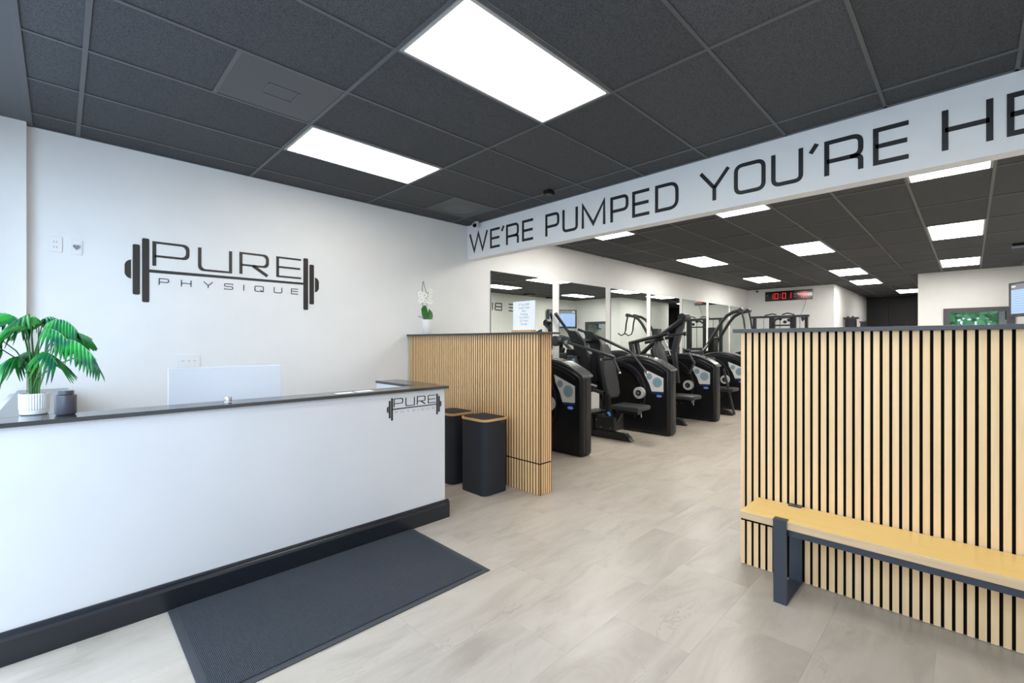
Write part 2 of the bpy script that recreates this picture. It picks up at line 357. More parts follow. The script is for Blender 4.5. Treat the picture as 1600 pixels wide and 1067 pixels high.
# cells: list of x lines, y lines, and what is missing or swapped
def clip(cell, reg):
    a = (max(cell[0], reg[0]), min(cell[1], reg[1]), max(cell[2], reg[2]), min(cell[3], reg[3]))
    return a if a[1]-a[0] > .03 and a[3]-a[2] > .03 else None
tcache = {}
def tile(x0, x1, y0, y1, name='ceiling_tile', mt='tile'):
    g_ = .010
    key = (round(x1-x0, 3), round(y1-y0, 3), name)
    z0 = CEIL
    if key in tcache: return dupe(tcache[key], ((x0+x1)/2, (y0+y1)/2, z0), ceil)
    tcache[key] = MB().box(x0+g_, x1-g_, y0+g_, y1-g_, z0, z0+.016).build(name, M[mt], ceil)
    return tcache[key]
def tee(x0, x1, y0, y1): MB().box(x0, x1, y0, y1, CEIL-.007, CEIL-.001).build('grid_bar', M['tee'], ceil)
def light(x0, x1, y0, y1, label, grp):
    t = empty('ceiling_light', ((x0+x1)/2, (y0+y1)/2, CEIL-.014)); tag(t, label, 'ceiling light', grp)
    b = MB(); f_ = .022; i0 = .012
    b.box(x0+i0, x1-i0, y0+i0, y0+i0+f_, CEIL-.012, CEIL+.02).box(x0+i0, x1-i0, y1-i0-f_, y1-i0, CEIL-.012, CEIL+.02)
    b.box(x0+i0, x0+i0+f_, y0+i0+f_, y1-i0-f_, CEIL-.012, CEIL+.02).box(x1-i0-f_, x1-i0, y0+i0+f_, y1-i0-f_, CEIL-.012, CEIL+.02)
    b.build('frame', M['light_frame'], t)
    MB().box(x0+i0+f_, x1-i0-f_, y0+i0+f_, y1-i0-f_, CEIL-.014, CEIL+.0).build('diffuser', M['light' if x0 < 4.1 else 'gym_light'], t)
PX = 1.228; PY = .6125
RX = [-.155]+[.1+PX*k for k in range(4)]+[4.08]
RY = [2.865+PY*k for k in range(-6, 4)]; RY = [-1.23]+[v for v in RY if v > -1.2]+[5.0]
front_lights = [(1, 5), (1, 2), (1, 8), (3, 5)]
LIGHT_LAB = {}
skip = set()
def near(a, b): return abs(a-b) < .02
for i in range(len(RX)-1):
    for k in range(len(RY)-1):
        c = (RX[i], RX[i+1], RY[k], RY[k+1])
        if near(c[0], 1.328) and any(near(c[2], v) for v in (3.4775,)):
            light(*c, 'rectangular lit ceiling panel nearest the logo wall, above the desk', 'lit ceiling panels'); continue
        if near(c[0], 1.328) and near(c[2], 1.64):
            light(*c, 'largest lit ceiling panel, in the middle of the reception ceiling', 'lit ceiling panels'); continue
        if near(c[0], 1.328) and near(c[2], -.1975):
            light(*c, 'lit reception ceiling panel just above the photo frame', 'lit ceiling panels'); continue
        if near(c[0], .1) and near(c[2], 2.865):      # split: tile plus square vent
            tile(c[0], .714, c[2], c[3]); tee(.702, .726, c[2]+.012, c[3]-.012)
            v = empty('ceiling_vent', (1.02, 3.17, CEIL)); tag(v, 'smooth square dark ceiling vent with an embossed rectangle', 'vent', 'ceiling vents')
            part('panel', M['diffuser_vent'], v, .728, 1.316, c[2]+.013, c[3]-.013, CEIL-.004, CEIL+.02)
            b = MB(); q = (.93, 1.12, 3.10, 3.26)
            b.box(q[0], q[1], q[2], q[2]+.008, CEIL-.007, CEIL-.004).box(q[0], q[1], q[3]-.008, q[3], CEIL-.007, CEIL-.004)
            b.box(q[0], q[0]+.008, q[2], q[3], CEIL-.007, CEIL-.004).box(q[1]-.008, q[1], q[2], q[3], CEIL-.007, CEIL-.004)
            b.build('embossed_outline', M['vent_line'], v); continue
        if near(c[0], 2.556) and near(c[2], 4.09):
            tile(c[0], 3.17, c[2], c[3]); tee(3.158, 3.182, c[2]+.012, c[3]-.012)
            v = empty('ceiling_vent', (3.48, 4.4, CEIL)); tag(v, 'dark square ceiling vent with round centre, beside the white camera', 'vent', 'ceiling vents')
            part('panel', M['diffuser_vent'], v, 3.184, 3.772, c[2]+.013, c[3]-.013, CEIL-.004, CEIL+.02)
            MB().lathe([(.10, -.012), (.17, -.010), (.21, -.004)], (3.478, 4.396, CEIL), 32).build('round_diffuser', M['vent_line'], v, smooth=True); continue
        tile(*c)
for x in RX[1:-1]: tee(x-.012, x+.012, -1.23, 5.0)
for i in range(len(RX)-1):
    a = RX[i]+(.012 if i else 0); bb = RX[i+1]-(.012 if i < len(RX)-2 else 0)
    for y in RY[1:-1]: tee(a, bb, y-.010, y+.010)
tee(4.05, 4.08, -1.23, 4.985)
tee(-.15, 4.05, 4.985, 5.0)
# gym
GP = 1.255; GQ = .617
GX = [4.21]+[4.92+GP*k for k in range(14)]; GX = [v for v in GX if v < 21.3]+[21.4]
GY = [-1.23]+[v for v in [1.69+GQ*k for k in range(-4, 6)] if -1.2 < v < 4.97]+[5.0]
REG = [(4.21, 14.67, -1.23, 5.0), (14.67, 15.62, .89, 5.0), (15.62, 21.4, .89, 2.73), (18.45, 21.4, -1.23, .89)]
GL = {(4.92, 3.541): 'lit gym ceiling panel by the mirrors, partly behind the beam',
      (4.92, 1.69): 'lit gym ceiling panel partly behind the middle of the beam',
      (4.92, -.161): 'lit gym ceiling panel partly behind the right end of the beam',
      (8.685, 3.541): 'second lit gym ceiling panel from the beam in the row along the mirrors',
      (8.685, 1.69): 'second lit gym ceiling panel from the beam in the middle row',
      (8.685, -.161): 'wide lit gym ceiling panel above the right slatted partition, nearer one',
      (12.45, 3.541): 'small lit gym ceiling panel just above left of the red clock',
      (12.45, 1.69): 'third lit gym ceiling panel from the beam in the middle row',
      (12.45, -.161): 'lit gym ceiling panel nearest the white wall block with the window',
      (14.96, 1.69): 'farthest lit panel of the middle row, right of the clock',
      }
gvents = [(6.175, 3.541), (11.195, 3.541)]
for i in range(len(GX)-1):
    for k in range(len(GY)-1):
        c = (GX[i], GX[i+1], GY[k], GY[k+1])
        lk = [v for v in GL if near(v[0], c[0]) and near(v[1], c[2])]
        if lk: light(*c, GL[lk[0]], 'lit ceiling panels'); continue
        if near(c[2], 1.073) and 18.6 < c[0] < 18.75:
            light(*c, 'farthest lit ceiling panel, over the black corridor end', 'lit ceiling panels'); continue
        gv = [v for v in gvents if near(v[0], c[0]) and near(v[1], c[2])]
        if gv:
            xm = c[0]+.61; tile(xm, c[1], c[2], c[3]); tee(xm-.012, xm+.012, c[2]+.012, c[3]-.012)
            v = empty('ceiling_vent', (c[0]+.3, c[2]+.3, CEIL)); tag(v, ['dark perforated return vent behind the beam', 'dark perforated return vent deep in the gym near the mirrors'][gvents.index(gv[0])], 'vent', 'ceiling vents')
            part('panel', M['blackwall'], v, c[0]+.014, xm-.014, c[2]+.014, c[3]-.014, CEIL-.003, CEIL+.02)
            pr_ = None
            for q in range(9):
                yy = c[2]+.06+q*.062
                if pr_: dupe(pr_, ((c[0]+xm)/2, yy, CEIL-.007), v)
                else: pr_ = MB().box(c[0]+.03, xm-.03, yy-.006, yy+.006, CEIL-.007, CEIL-.003).build('louvre', M['diffuser_vent'], v); pr_.location = Vector(((c[0]+xm)/2, yy, CEIL-.007))-origin(v)
            continue
        for rg in REG:
            q = clip(c, rg)
            if q: tile(*q)
for rg in REG:
    for x in GX[1:-1]:
        if rg[0]+.05 < x < rg[1]-.02: tee(x-.012, x+.012, rg[2], rg[3])
    for y in GY[1:-1]:
        if rg[2]+.02 < y < rg[3]-.02:
            xs = [rg[0]]+[v for v in GX if rg[0]+.02 < v < rg[1]-.02]+[rg[1]]
            for a, bb in zip(xs, xs[1:]): tee(a+.012, bb-.012, y-.012, y+.012)

# ------------------------------------------------------------------ outdoors (seen reflected in the far window pane)
struct('trim_3', M['pavement'], [(-30, -.75, -25, 25, -.12, -.06)], 'pale pavement outside the storefront')
def hedge_tree(x, y, h, lab):
    t = empty('tree', (x, y, -.06)); tag(t, lab, 'tree', 'trees outside the storefront')
    MB().tube([(x, y, -.06), (x+.1, y, 1.2), (x, y+.05, h*.6)], .12, rr=[.16, .13, .08]).build('trunk', M['bark'], t, smooth=True)
    b = MB()
    for q in range(900):
        a = R.uniform(0, 6.28); el = R.uniform(-.9, 1.4); rr = R.uniform(.4, 1)*2.3
        c = Vector((x+math.cos(a)*math.cos(el)*rr, y+math.sin(a)*math.cos(el)*rr*1.3, h*.62+math.sin(el)*rr*.9))
        s_ = R.uniform(.12, .34); n_ = Vector((R.uniform(-1, 1), R.uniform(-1, 1), R.uniform(-1, 1))).normalized(); u_ = n_.orthogonal().normalized(); v_ = n_.cross(u_)
        vs = [b.bm.verts.new(c+u_*s_*math.cos(w)+v_*s_*.6*math.sin(w)) for w in (0, 1.2, 2.4, 3.14, 4.0, 5.1)]
        b.bm.faces.new(vs)
    o = b.build('foliage', M['foliage'], t); o['kind'] = 'stuff'
for x, y, h, lab in ((-11, -7.2, 3.9, 'green tree far left outside the storefront'), (-12, .2, 4.1, 'green tree at the middle outside the storefront'), (-11, 7.4, 3.8, 'green tree at the right outside the storefront')):
    hedge_tree(x, y, h, lab)

# ------------------------------------------------------------------ mirrors
names = ['first', 'second', 'third', 'fourth', 'fifth', 'sixth', 'seventh']
for i in range(7):
    x0 = 4.512+1.5925*i; x1 = min(x0+1.412, 15.6)
    t = empty('wall_mirror', ((x0+x1)/2, 5.0, .62)); tag(t, 'tall wall mirror, %s from the beam along the white gym wall' % names[i], 'mirror', 'gym wall mirrors')
    MB().box(x0, x1, 4.990, 5.0, .62, 2.468).build('backing', M['mirror_edge'], t)
    MB().box(x0+.004, x1-.004, 4.988, 4.990, .624, 2.464).build('mirror_glass', M['mirror'], t)

# ------------------------------------------------------------------ lettering made from strokes
def rounded(pts, closed):
    out = []; n = len(pts)
    for i, p in enumerate(pts):
        r = p[2] if len(p) > 2 else 0
        if r <= 0 or (not closed and i in (0, n-1)): out.append(Vector(p[:2])); continue
        P = Vector(p[:2]); A = Vector(pts[(i-1) % n][:2]); B = Vector(pts[(i+1) % n][:2])
        da, db = (A-P), (B-P); ra = min(r, da.length*.5, db.length*.5) if True else r
        s_, e_ = P+da.normalized()*ra, P+db.normalized()*ra
        for k in range(7):
            t = k/6; out.append(s_*(1-t)**2+P*2*t*(1-t)+e_*t*t)
    return out
def stroke(b, pts, th, fn, d, closed=False, tv=None):
    P = rounded(pts, closed); n = len(P); Lf, Rt = [], []
    for i in range(n):
        if closed: a, c = P[(i-1) % n], P[(i+1) % n]
        else: a, c = P[max(i-1, 0)], P[min(i+1, n-1)]
        def nrm(u, v):
            t = (v-u); t.normalize(); hh = th/2
            if tv: hh = (th/2)*abs(t.x)+(tv/2)*abs(t.y)
            return Vector((-t.y, t.x)), hh
        segs = []
        if closed or i > 0: segs.append(nrm(a, P[i]))
        if closed or i < n-1: segs.append(nrm(P[i], c))
        if len(segs) == 1: o_ = segs[0][0]*segs[0][1]
        else:
            (n1_, h1), (n2_, h2) = segs
            m_ = n1_+n2_
            if m_.length < 1e-5: o_ = n1_*h1
            else:
                if tv and abs(n1_.dot(n2_)) < .2: o_ = n1_*h1+n2_*h2
                else: m_.normalize(); o_ = m_*((h1+h2)/2)/max(m_.dot(n1_), .45)
        Lf.append(P[i]+o_); Rt.append(P[i]-o_)
    rng = range(n if closed else n-1)
    V = [[b.bm.verts.new(fn(q.x, q.y, z)) for q in L_] for L_ in (Lf, Rt) for z in (0, d)]
    for i in rng:
        k = (i+1) % n
        for f_ in ((V[1][i], V[1][k], V[3][k], V[3][i]), (V[0][k], V[0][i], V[2][i], V[2][k]), (V[0][i], V[0][k], V[1][k], V[1][i]), (V[2][k], V[2][i], V[3][i], V[3][k])): b.bm.faces.new(f_)
    if not closed:
        b.bm.faces.new((V[0][0], V[1][0], V[3][0], V[2][0])); b.bm.faces.new((V[1][-1], V[0][-1], V[2][-1], V[3][-1]))
def glyph(ch, w, h, t, tv=None):
    tv = tv or t
    l, r, bt, tp = tv/2, w-tv/2, t/2, h-t/2; mid = h*.5; R_ = min(w, h)*.22; x = None
    G = {
     'P': [([(l, 0), (l, tp), (r, tp, R_), (r, h*.36+t/2, R_), (l, h*.36+t/2)], 0)],
     'R': [([(l, 0), (l, tp), (r, tp, R_), (r, h*.40, R_), (l, h*.40)], 0), ([(r-R_*1.2, h*.40), (r, h*.40-.02*h, R_), (r, 0)], 0)],
     'r': [([(l, 0), (l, tp), (r, tp, R_), (r, h*.42, R_), (l, h*.42)], 0), ([(w*.45, h*.42), (r, 0)], 0)],
     'U': [([(l, h), (l, bt, R_), (r, bt, R_*.9), (r, h)], 0)],
     'u': [([(l, h), (l, bt, R_), (r, bt), (r, h)], 0)],
     'E': [([(w, tp), (l, tp), (l, bt), (w, bt)], 0), ([(l, mid), (w*.96, mid)], 0)],
     'H': [([(l, 0), (l, h)], 0), ([(r, 0), (r, h)], 0), ([(l, mid), (r, mid)], 0)],
     'Y': [([(l*.6, h), (w/2, h*.42), (w/2, 0)], 0), ([(w-l*.6, h), (w/2, h*.42)], 0)],
     'O': [([(l, bt, R_), (r, bt, R_), (r, tp, R_), (l, tp, R_)], 1)],
     'D': [([(l, bt), (r, bt, R_*1.5), (r, tp, R_*1.5), (l, tp)], 1)],
     'B': [([(l, bt), (r, bt, R_), (r, mid, R_), (l, mid)], 0), ([(l, mid), (r*.97, mid, R_), (r*.97, tp, R_), (l, tp), (l, 0)], 0)],
     'W': [([(l*.5, h), (w*.27, bt), (w*.5, h*.97), (w*.73, bt), (w-l*.5, h)], 0)],
     'M': [([(l, 0), (l, h*.97), (w/2, bt*2), (r, h*.97), (r, 0)], 0)],
     "'": [([(w*.85, h), (w*.15, h*.76)], 0)],
     'S': [([(r, h*.78), (r, tp, R_), (l, tp, R_), (l, mid, R_), (r, mid, R_), (r, bt, R_), (l, bt, R_), (l, h*.22)], 0)],
     'I': [([(w/2, 0), (w/2, h)], 0)],
     'Q': [([(l, bt, R_), (r, bt, R_), (r, tp, R_), (l, tp, R_)], 1), ([(w*.62, h*.32), (w, 0)], 0)],
    }
    return G[ch]
def letter(ch, a, z0, w, h, t, fn, m, parent, d=.004, tv=None, name='letter'):
    b = MB()
    for pts, cl in glyph(ch, w, h, t, tv):
        stroke(b, [(p[0]+a, p[1]+z0)+tuple(p[2:]) for p in pts], t, fn, d, bool(cl), tv)
    return b.build(name, m, parent)

sl = empty('wall_lettering', (4.08, 2.6, 2.66)); tag(sl, "black letters WE'RE PUMPED YOU'RE HERE across the white beam", 'lettering')
fnb = lambda a, z, d: (4.0799-d, -a, z)
BT = [('W', 4.951, 4.573), ('E', 4.521, 4.334), ("'", 4.305, 4.25), ('R', 4.214, 3.987), ('E', 3.928, 3.744), ('P', 3.546, 3.335), ('U', 3.288, 3.07), ('M', 3.017, 2.71), ('P', 2.649, 2.436), ('E', 2.393, 2.207), ('D', 2.145, 1.91), ('Y', 1.713, 1.457), ('O', 1.42, 1.175), ('U', 1.134, .911), ("'", .871, .812), ('R', .774, .539), ('E', .485, .294), ('H', .131, -.1), ('E', -.156, -.35), ('R', -.41, -.65), ('E', -.70, -.89)]
for c, y0, y1 in BT: letter(c, -y0, 2.66, y0-y1, .26, .031, fnb, M['letter'], sl)

def logo(parent, fn, a0, z0, s, m, mg, d=.006):
    # wall-size coordinates: a from .384 to 1.999, z from 1.758 to 2.307
    def bx(x0, x1, za, zb, name, ra=.012):
        c = [(x0, za), (x1, za), (x1, zb), (x0, zb)]; P = []
        for i, (x_, y_) in enumerate(c):
            A = Vector(c[i-1]); B = Vector(c[(i+1) % 4]); Pp = Vector((x_, y_)); r_ = min(ra, (x1-x0)*.4)
            for k in range(4):
                t = k/3; P.append((Pp+(A-Pp).normalized()*r_)*(1-t)**2+Pp*2*t*(1-t)+(Pp+(B-Pp).normalized()*r_)*t*t)
        MB().prism([(a0+(p.x-.384)*s, z0+(p.y-1.758)*s) for p in P], fn, d).build(name, m, parent)
    for f_ in (lambda x_: x_, lambda x_: 2.383-x_):
        for x0, x1, za, zb in ((.436, .484, 1.82, 2.246), (.498, .547, 1.758, 2.307)):
            q = sorted((f_(x0), f_(x1))); bx(q[0], q[1], za, zb, 'plate')
        pts = [(.425, 1.951), (.425, 2.113), (.405, 2.104), (.392, 2.09), (.384, 2.07), (.384, 1.994), (.392, 1.974), (.405, 1.96)]
        MB().prism([(a0+(f_(p[0])-.384)*s, z0+(p[1]-1.758)*s) for p in pts], fn, d).build('end_cap', m, parent)
    MB().prism([(a0+(p[0]-.384)*s, z0+(p[1]-1.758)*s) for p in ((.547, 2.017), (1.836, 2.023), (1.836, 2.045), (.547, 2.043))], fn, d).build('bar', m, parent)
    for ch, x0, x1, zb, h in (('P', .568, .834, 2.078, .213), ('u', .899, 1.173, 2.072, .213), ('r', 1.235, 1.498, 2.078, .213), ('E', 1.568, 1.813, 2.08, .212)):
        letter(ch, a0+(x0-.384)*s, z0+(zb-1.758)*s, (x1-x0)*s, h*s, .018*s, fn, m, parent, d, tv=.026*s)
    for ch, x0, x1 in (('P', .612, .684), ('H', .771, .849), ('Y', .941, 1.015), ('S', 1.106, 1.182), ('I', 1.26, 1.285), ('Q', 1.367, 1.45), ('U', 1.544, 1.624), ('E', 1.712, 1.782)):
        letter(ch, a0+(x0-.384)*s, z0+(1.916-1.758)*s, (x1-x0)*s, (.058)*s, .0065*s, fn, mg, parent, d)
lg = empty('logo_sign', (1.19, 5.0, 1.758)); tag(lg, 'large dark barbell logo reading PURE PHYSIQUE on the white wall', 'sign', 'barbell logos')
logo(lg, lambda a, z, d: (a, 4.9999-d, z), .384, 1.758, 1.0, M['letter_logo'], M['letter_logo'], .004)
wl = empty('wall_lettering', (10.6, -1.23, 2.46)); tag(wl, 'black letters E and B seen mirrored in the first wall mirror', 'lettering')
fnr = lambda a, z, d: (-a, -1.2299+d, z)
for c, x0, x1 in (('E', 11.30, 10.965), ('B', 10.65, 10.307), ('I', 10.26, 10.16)):
    letter(c, -x0, 2.46, x0-x1, .26, .035, fnr, M['letter'], wl)

# ------------------------------------------------------------------ slatted partitions
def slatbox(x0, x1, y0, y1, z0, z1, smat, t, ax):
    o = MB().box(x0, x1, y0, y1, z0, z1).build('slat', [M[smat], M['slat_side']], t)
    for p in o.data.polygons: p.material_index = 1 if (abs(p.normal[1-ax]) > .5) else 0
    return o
def partition(y0, y1, xf, gap_y, pitch, sw, end, lab, top, capbox, smat):
    t = empty('slatted_partition', (xf+.1, (y0+y1)/2, 0)); tag(t, lab, 'partition', 'slatted half walls')
    part('core', M['felt'], t, xf+.014, xf+.165, y0+(.014 if end else 0), y1, 0, top)
    part('cap', M['cap'], t, *capbox, bev=.002)
    bz = .293 if end else .284; gw = pitch-sw
    for z0, z1 in ((.003, bz-.006), (bz+.006, top)):
        pr_ = None; y = gap_y
        while y > y0-.002: y -= pitch
        # y now is the lowest gap edge within the wall; slats sit above each gap
        ys = []
        while y < y1-.002: ys.append(y); y += pitch
        for yy in ys:
            a, b2 = max(yy+gw/2, y0), min(yy+pitch-gw/2, y1)
            if b2-a < .003: continue
            if b2-a > pitch-gw-.0002:
                if pr_: dupe(pr_, (xf+.007, (a+b2)/2, z0), t)
                else: pr_ = slatbox(xf, xf+.014, a, b2, z0, z1, smat, t, 0)
            else: slatbox(xf, xf+.014, a, b2, z0, z1, smat, t, 0)
        if end:
            x = xf; k = 0; pr_ = None
            while x < xf+.165:
                b2 = min(x+.0235, xf+.169)
                slatbox(x+(.0145 if k == 0 else 0), b2-.002, y0, y0+.0135, z0, z1, smat, t, 1)
                x += .0275; k += 1
    MB().box(xf+.002, xf+.014, y0+.001, y1, bz-.006, bz+.006).build('joint_strip', M['felt'], t)
    if end: MB().box(xf+.003, xf+.165, y0+.002, y0+.014, bz-.006, bz+.006).build('joint_strip', M['felt'], t)
    return t
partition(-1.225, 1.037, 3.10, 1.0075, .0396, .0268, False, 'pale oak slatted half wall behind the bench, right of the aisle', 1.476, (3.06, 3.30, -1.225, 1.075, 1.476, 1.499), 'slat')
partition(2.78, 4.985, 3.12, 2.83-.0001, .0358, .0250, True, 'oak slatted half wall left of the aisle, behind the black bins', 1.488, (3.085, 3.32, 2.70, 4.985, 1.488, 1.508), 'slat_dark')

# ------------------------------------------------------------------ reception desk
dk = empty('reception_desk', (1.0, 3.1, 0)); tag(dk, 'white reception desk with charcoal counter and black skirting', 'desk')
part('front_panel', M['white'], dk, -.26, 2.212, 3.0, 3.06, .13, 1.041)
part('side_panel', M['white'], dk, 2.04, 2.205, 3.06, 3.80, .0, 1.041)
part('side_panel', M['white'], dk, -.26, -.0, 3.06, 4.90, .0, 1.038)
MB().prism([(3.0, 0), (3.0, .142), (2.992, .142), (2.990, .136), (2.984, .132), (2.984, .127), (2.978, .122), (2.972, .108), (2.972, .0)], lambda a, z, d: (-.26+d, a, z), 2.50).build('skirting', M['skirt'], dk)
part('skirting', M['skirt'], dk, 2.205, 2.24, 2.973, 3.80, 0, .13, bev=.003)
part('countertop', M['counter'], dk, -.24, 2.232, 2.975, 3.185, 1.041, 1.062, bev=.0015)
part('countertop', M['counter'], dk, 2.045, 2.265, 3.188, 3.83, 1.041, 1.062, bev=.0015)
part('countertop', M['counter'], dk, -.222, .045, 3.188, 4.91, 1.041, 1.062, bev=.0015)
part('worktop', M['white'], dk, 0.0, 2.04, 3.06, 3.75, .72, .745)
for x in (.0, 2.0): part('leg', M['white'], dk, x+.005, x+.035, 3.68, 3.74, 0, .72)
dl = empty('logo_sign', (1.93, 3.0, .84)); tag(dl, 'small black barbell logo reading PURE PHYSIQUE on the desk front', 'sign', 'barbell logos')
logo(dl, lambda a, z, d: (a, 2.9999-d, z), 1.692, .838, .300, M['letter'], M['letter_grey'], .002)

mt = empty('floor_mat', (1.145, 2.53, 0)); tag(mt, 'charcoal ribbed entrance mat lying in front of the desk', 'mat')
part('rubber_border', M['rubber'], mt, .40, 1.892, 2.096, 2.971, .0005, .006, bev=.002)
part('carpet', M['carpet'], mt, .435, 1.857, 2.131, 2.965, .006, .0105, bev=.001)

# things on and behind the desk
mo = empty('monitor', (.79, 3.45, .745)); tag(mo, 'pale silver back of a computer monitor behind the desk counter', 'monitor')
part('screen_panel', M['monitor'], mo, .466, 1.113, 3.44, 3.455, .86, 1.256, bev=.004)
part('screen', M['screen_dark'], mo, .48, 1.10, 3.455, 3.457, .90, 1.245)
part('stand', M['chrome'], mo, .72, .86, 3.455, 3.475, .75, 1.0)
part('foot', M['chrome'], mo, .70, .88, 3.42, 3.60, .745, .752)
part('camera_notch', M['plate'], mo, .765, .815, 3.442, 3.453, 1.256, 1.260)
cy = empty('desk_cap', (.695, 3.045, 1.062)); tag(cy, 'small silver cylinder standing on the counter in front of the monitor', 'desk accessory')
MB().lathe([(.018, 0), (.0185, .002), (.0185, .028), (.0175, .034), (.0165, .036)], (.695, 3.045, 1.062), 24).build('body', M['chrome'], cy, smooth=True)
MB().lathe([(.0192, .005), (.0192, .009)], (.695, 3.045, 1.062), 24).build('ring', M['plate'], cy, smooth=True)
for q, (x, y) in enumerate(((1.40, 3.06), (1.55, 3.07))):
    o = MB().box(x-.06, x+.06, y-.035, y+.035, 1.0622, 1.0632+.001*q).build('card', M['paper'])
    tag(o, ['flat white card on the counter, the left one', 'flat white card on the counter, nearer the desk logo'][q], 'card', 'cards on the counter')
cn = empty('canister', (.020, 3.110, 1.062)); CX_, CY_ = .020, 3.110
tag(cn, 'charcoal lidded canister on the counter right of the palm', 'canister')
MB().lathe([(.032, 0), (.037, .004), (.040, .014), (.040, .092), (.038, .098), (.035, .099)], (CX_, CY_, 1.062), 40).build('body', M['canister'], cn, smooth=True)
MB().lathe([(.024, .099), (.030, .101), (.030, .115), (.029, .118), (.027, .1185)], (CX_, CY_, 1.062), 40).build('lid', M['canister'], cn, smooth=True)
cn.location = (.020, 3.110, 1.062)

# palm
PC = Vector((-.090, 3.250, 1.062))
pt = empty('potted_palm', tuple(PC)); tag(pt, 'green fan palm in a white ribbed pot at the left end of the counter', 'plant')
MB().lathe([(.044, 0), (.050, .004), (.052, .012), (.052, .024)], PC, 48).build('pot_base', M['pot'], pt, smooth=True)
MB().lathe([(.050, .024), (.054, .028), (.055, .10), (.053, .104), (.050, .104), (.048, .092)], PC, 72, rib=.045).build('pot', M['pot'], pt)
MB().lathe([(.03, .085), (.048, .093)], PC, 24).build('soil', M['soil'], pt)
rv = Vector((.705, -.709, 0)); fv = Vector((.709, .705, 0)); up = Vector((0, 0, 1))
def P3(a, b_, z): return PC+rv*a+fv*b_+up*(z-1.062)
def bez(p, q, r_, t): return p*(1-t)**2+q*2*t*(1-t)+r_*t*t
def leaf(S_, C_, T_, wid, n=11, droop=.8, out=.6, flip=1, closed=.55):
    S_, C_, T_ = P3(*S_), P3(*C_), P3(*T_)
    base = PC+up*.09+Vector((R.uniform(-.015, .015), R.uniform(-.015, .015), 0))
    n = max(6, int(n*.78)); wid *= 1.12; b = MB(); mids = []
    for side in (-1, 1):
        for i in range(n):
            t0 = i/n*.93; t1 = (i+1.0)/n*.93
            p0, p1 = bez(S_, C_, T_, t0), bez(S_, C_, T_, t1)
            tg = (bez(S_, C_, T_, min(t1+.05, 1))-bez(S_, C_, T_, max(t0-.05, 0))).normalized()
            sd = tg.cross(up); sd = (sd.normalized() if sd.length > 1e-3 else rv)*side
            prof = math.sin(math.pi*(.16+.80*(t0)**.8))**.7
            ln = wid*prof*R.uniform(.92, 1.06)
            dirn = (sd*out+tg*(.35+.9*t0)-up*droop*.5).normalized()
            pm_ = (p0+p1)/2
            seg = []
            wv = (p1-p0)
            for k, f_ in enumerate((0, .25, .50, .78, 1.0)):
                c = pm_+dirn*ln*f_-up*droop*ln*f_*f_*.55
                ww = (1.2, 1.4, 1.12, .62, .03)[k]*.5
                fold = -up*.010*(1 if 0 < k < 4 else .3)
                seg.append((b.bm.verts.new(c-wv*ww+fold), b.bm.verts.new(c+up*.004), b.bm.verts.new(c+wv*ww+fold)))
            for k in range(4):
                for j_ in range(2): b.bm.faces.new((seg[k][j_], seg[k][j_+1], seg[k+1][j_+1], seg[k+1][j_]))
    lf = b.build('leaf', M['leaf'], pt, smooth=True)
    MB().tube([bez(S_, C_, T_, k/8) for k in range(9)], .0018, 5).build('midrib', M['petiole'], lf)
    d0 = (S_-base)
    MB().tube([base, base+up*d0.z*.45+Vector((d0.x, d0.y, 0))*.12, base+up*d0.z*.8+Vector((d0.x, d0.y, 0))*.55, S_], .0035, 6, rr=[.005, .0042, .0032, .0024]).build('stem', M['petiole'], pt, smooth=True)
K = 1/300.
def uv(u, v, b_=0): return ((u-53)*K, b_, 1.42-(v-533)*K)
leaf(uv(36, 492, .03), uv(35, 500, -.03), uv(20, 520, -.05), .10, 9)                       # upper back
leaf(uv(34, 505, .10), uv(38, 484, .10), uv(64, 506, .12), .11, 10)
leaf(uv(58, 507, .04), uv(88, 488, .03), uv(119, 521, .0), .085, 13, droop=1.1)
leaf(uv(66, 516, 0), uv(90, 508, -.02), uv(118, 538, -.03), .09, 11, droop=1.1)
leaf(uv(88, 534, -.01), uv(122, 518, -.03), uv(156, 560, -.04), .09, 13, droop=1.15)
leaf(uv(66, 552, -.02), uv(88, 540, -.05), uv(106, 566, -.06), .115, 10, droop=1.0, out=.8)
leaf(uv(106, 556, .04), uv(130, 548, .03), uv(147, 580, .02), .065, 11, droop=1.1)
leaf(uv(50, 511, -.03), uv(40, 507, -.08), uv(31, 543, -.10), .16, 11, droop=.3, out=1.0)
leaf(uv(46, 556, -.03), uv(38, 551, -.08), uv(35, 577, -.10), .14, 10, droop=.6, out=1.0)
leaf(uv(44, 504, .05), uv(38, 484, .05), uv(16, 512, .05), .10, 10, droop=.9)
leaf(uv(20, 498, .02), uv(-4, 480, .0), uv(-30, 510, 0), .11, 11)
leaf(uv(12, 545, -.02), uv(-6, 540, -.05), uv(-26, 572, -.07), .11, 10, droop=.8)
leaf(uv(30, 550, .06), uv(4, 545, .08), uv(-10, 575, .10), .10, 10, droop=.8)
leaf(uv(56, 520, .10), uv(66, 512, .16), uv(84, 530, .20), .09, 10, droop=.8)
leaf(uv(20, 530, -.05), uv(4, 520, -.06), uv(-12, 548, -.08), .10, 10, droop=.8)

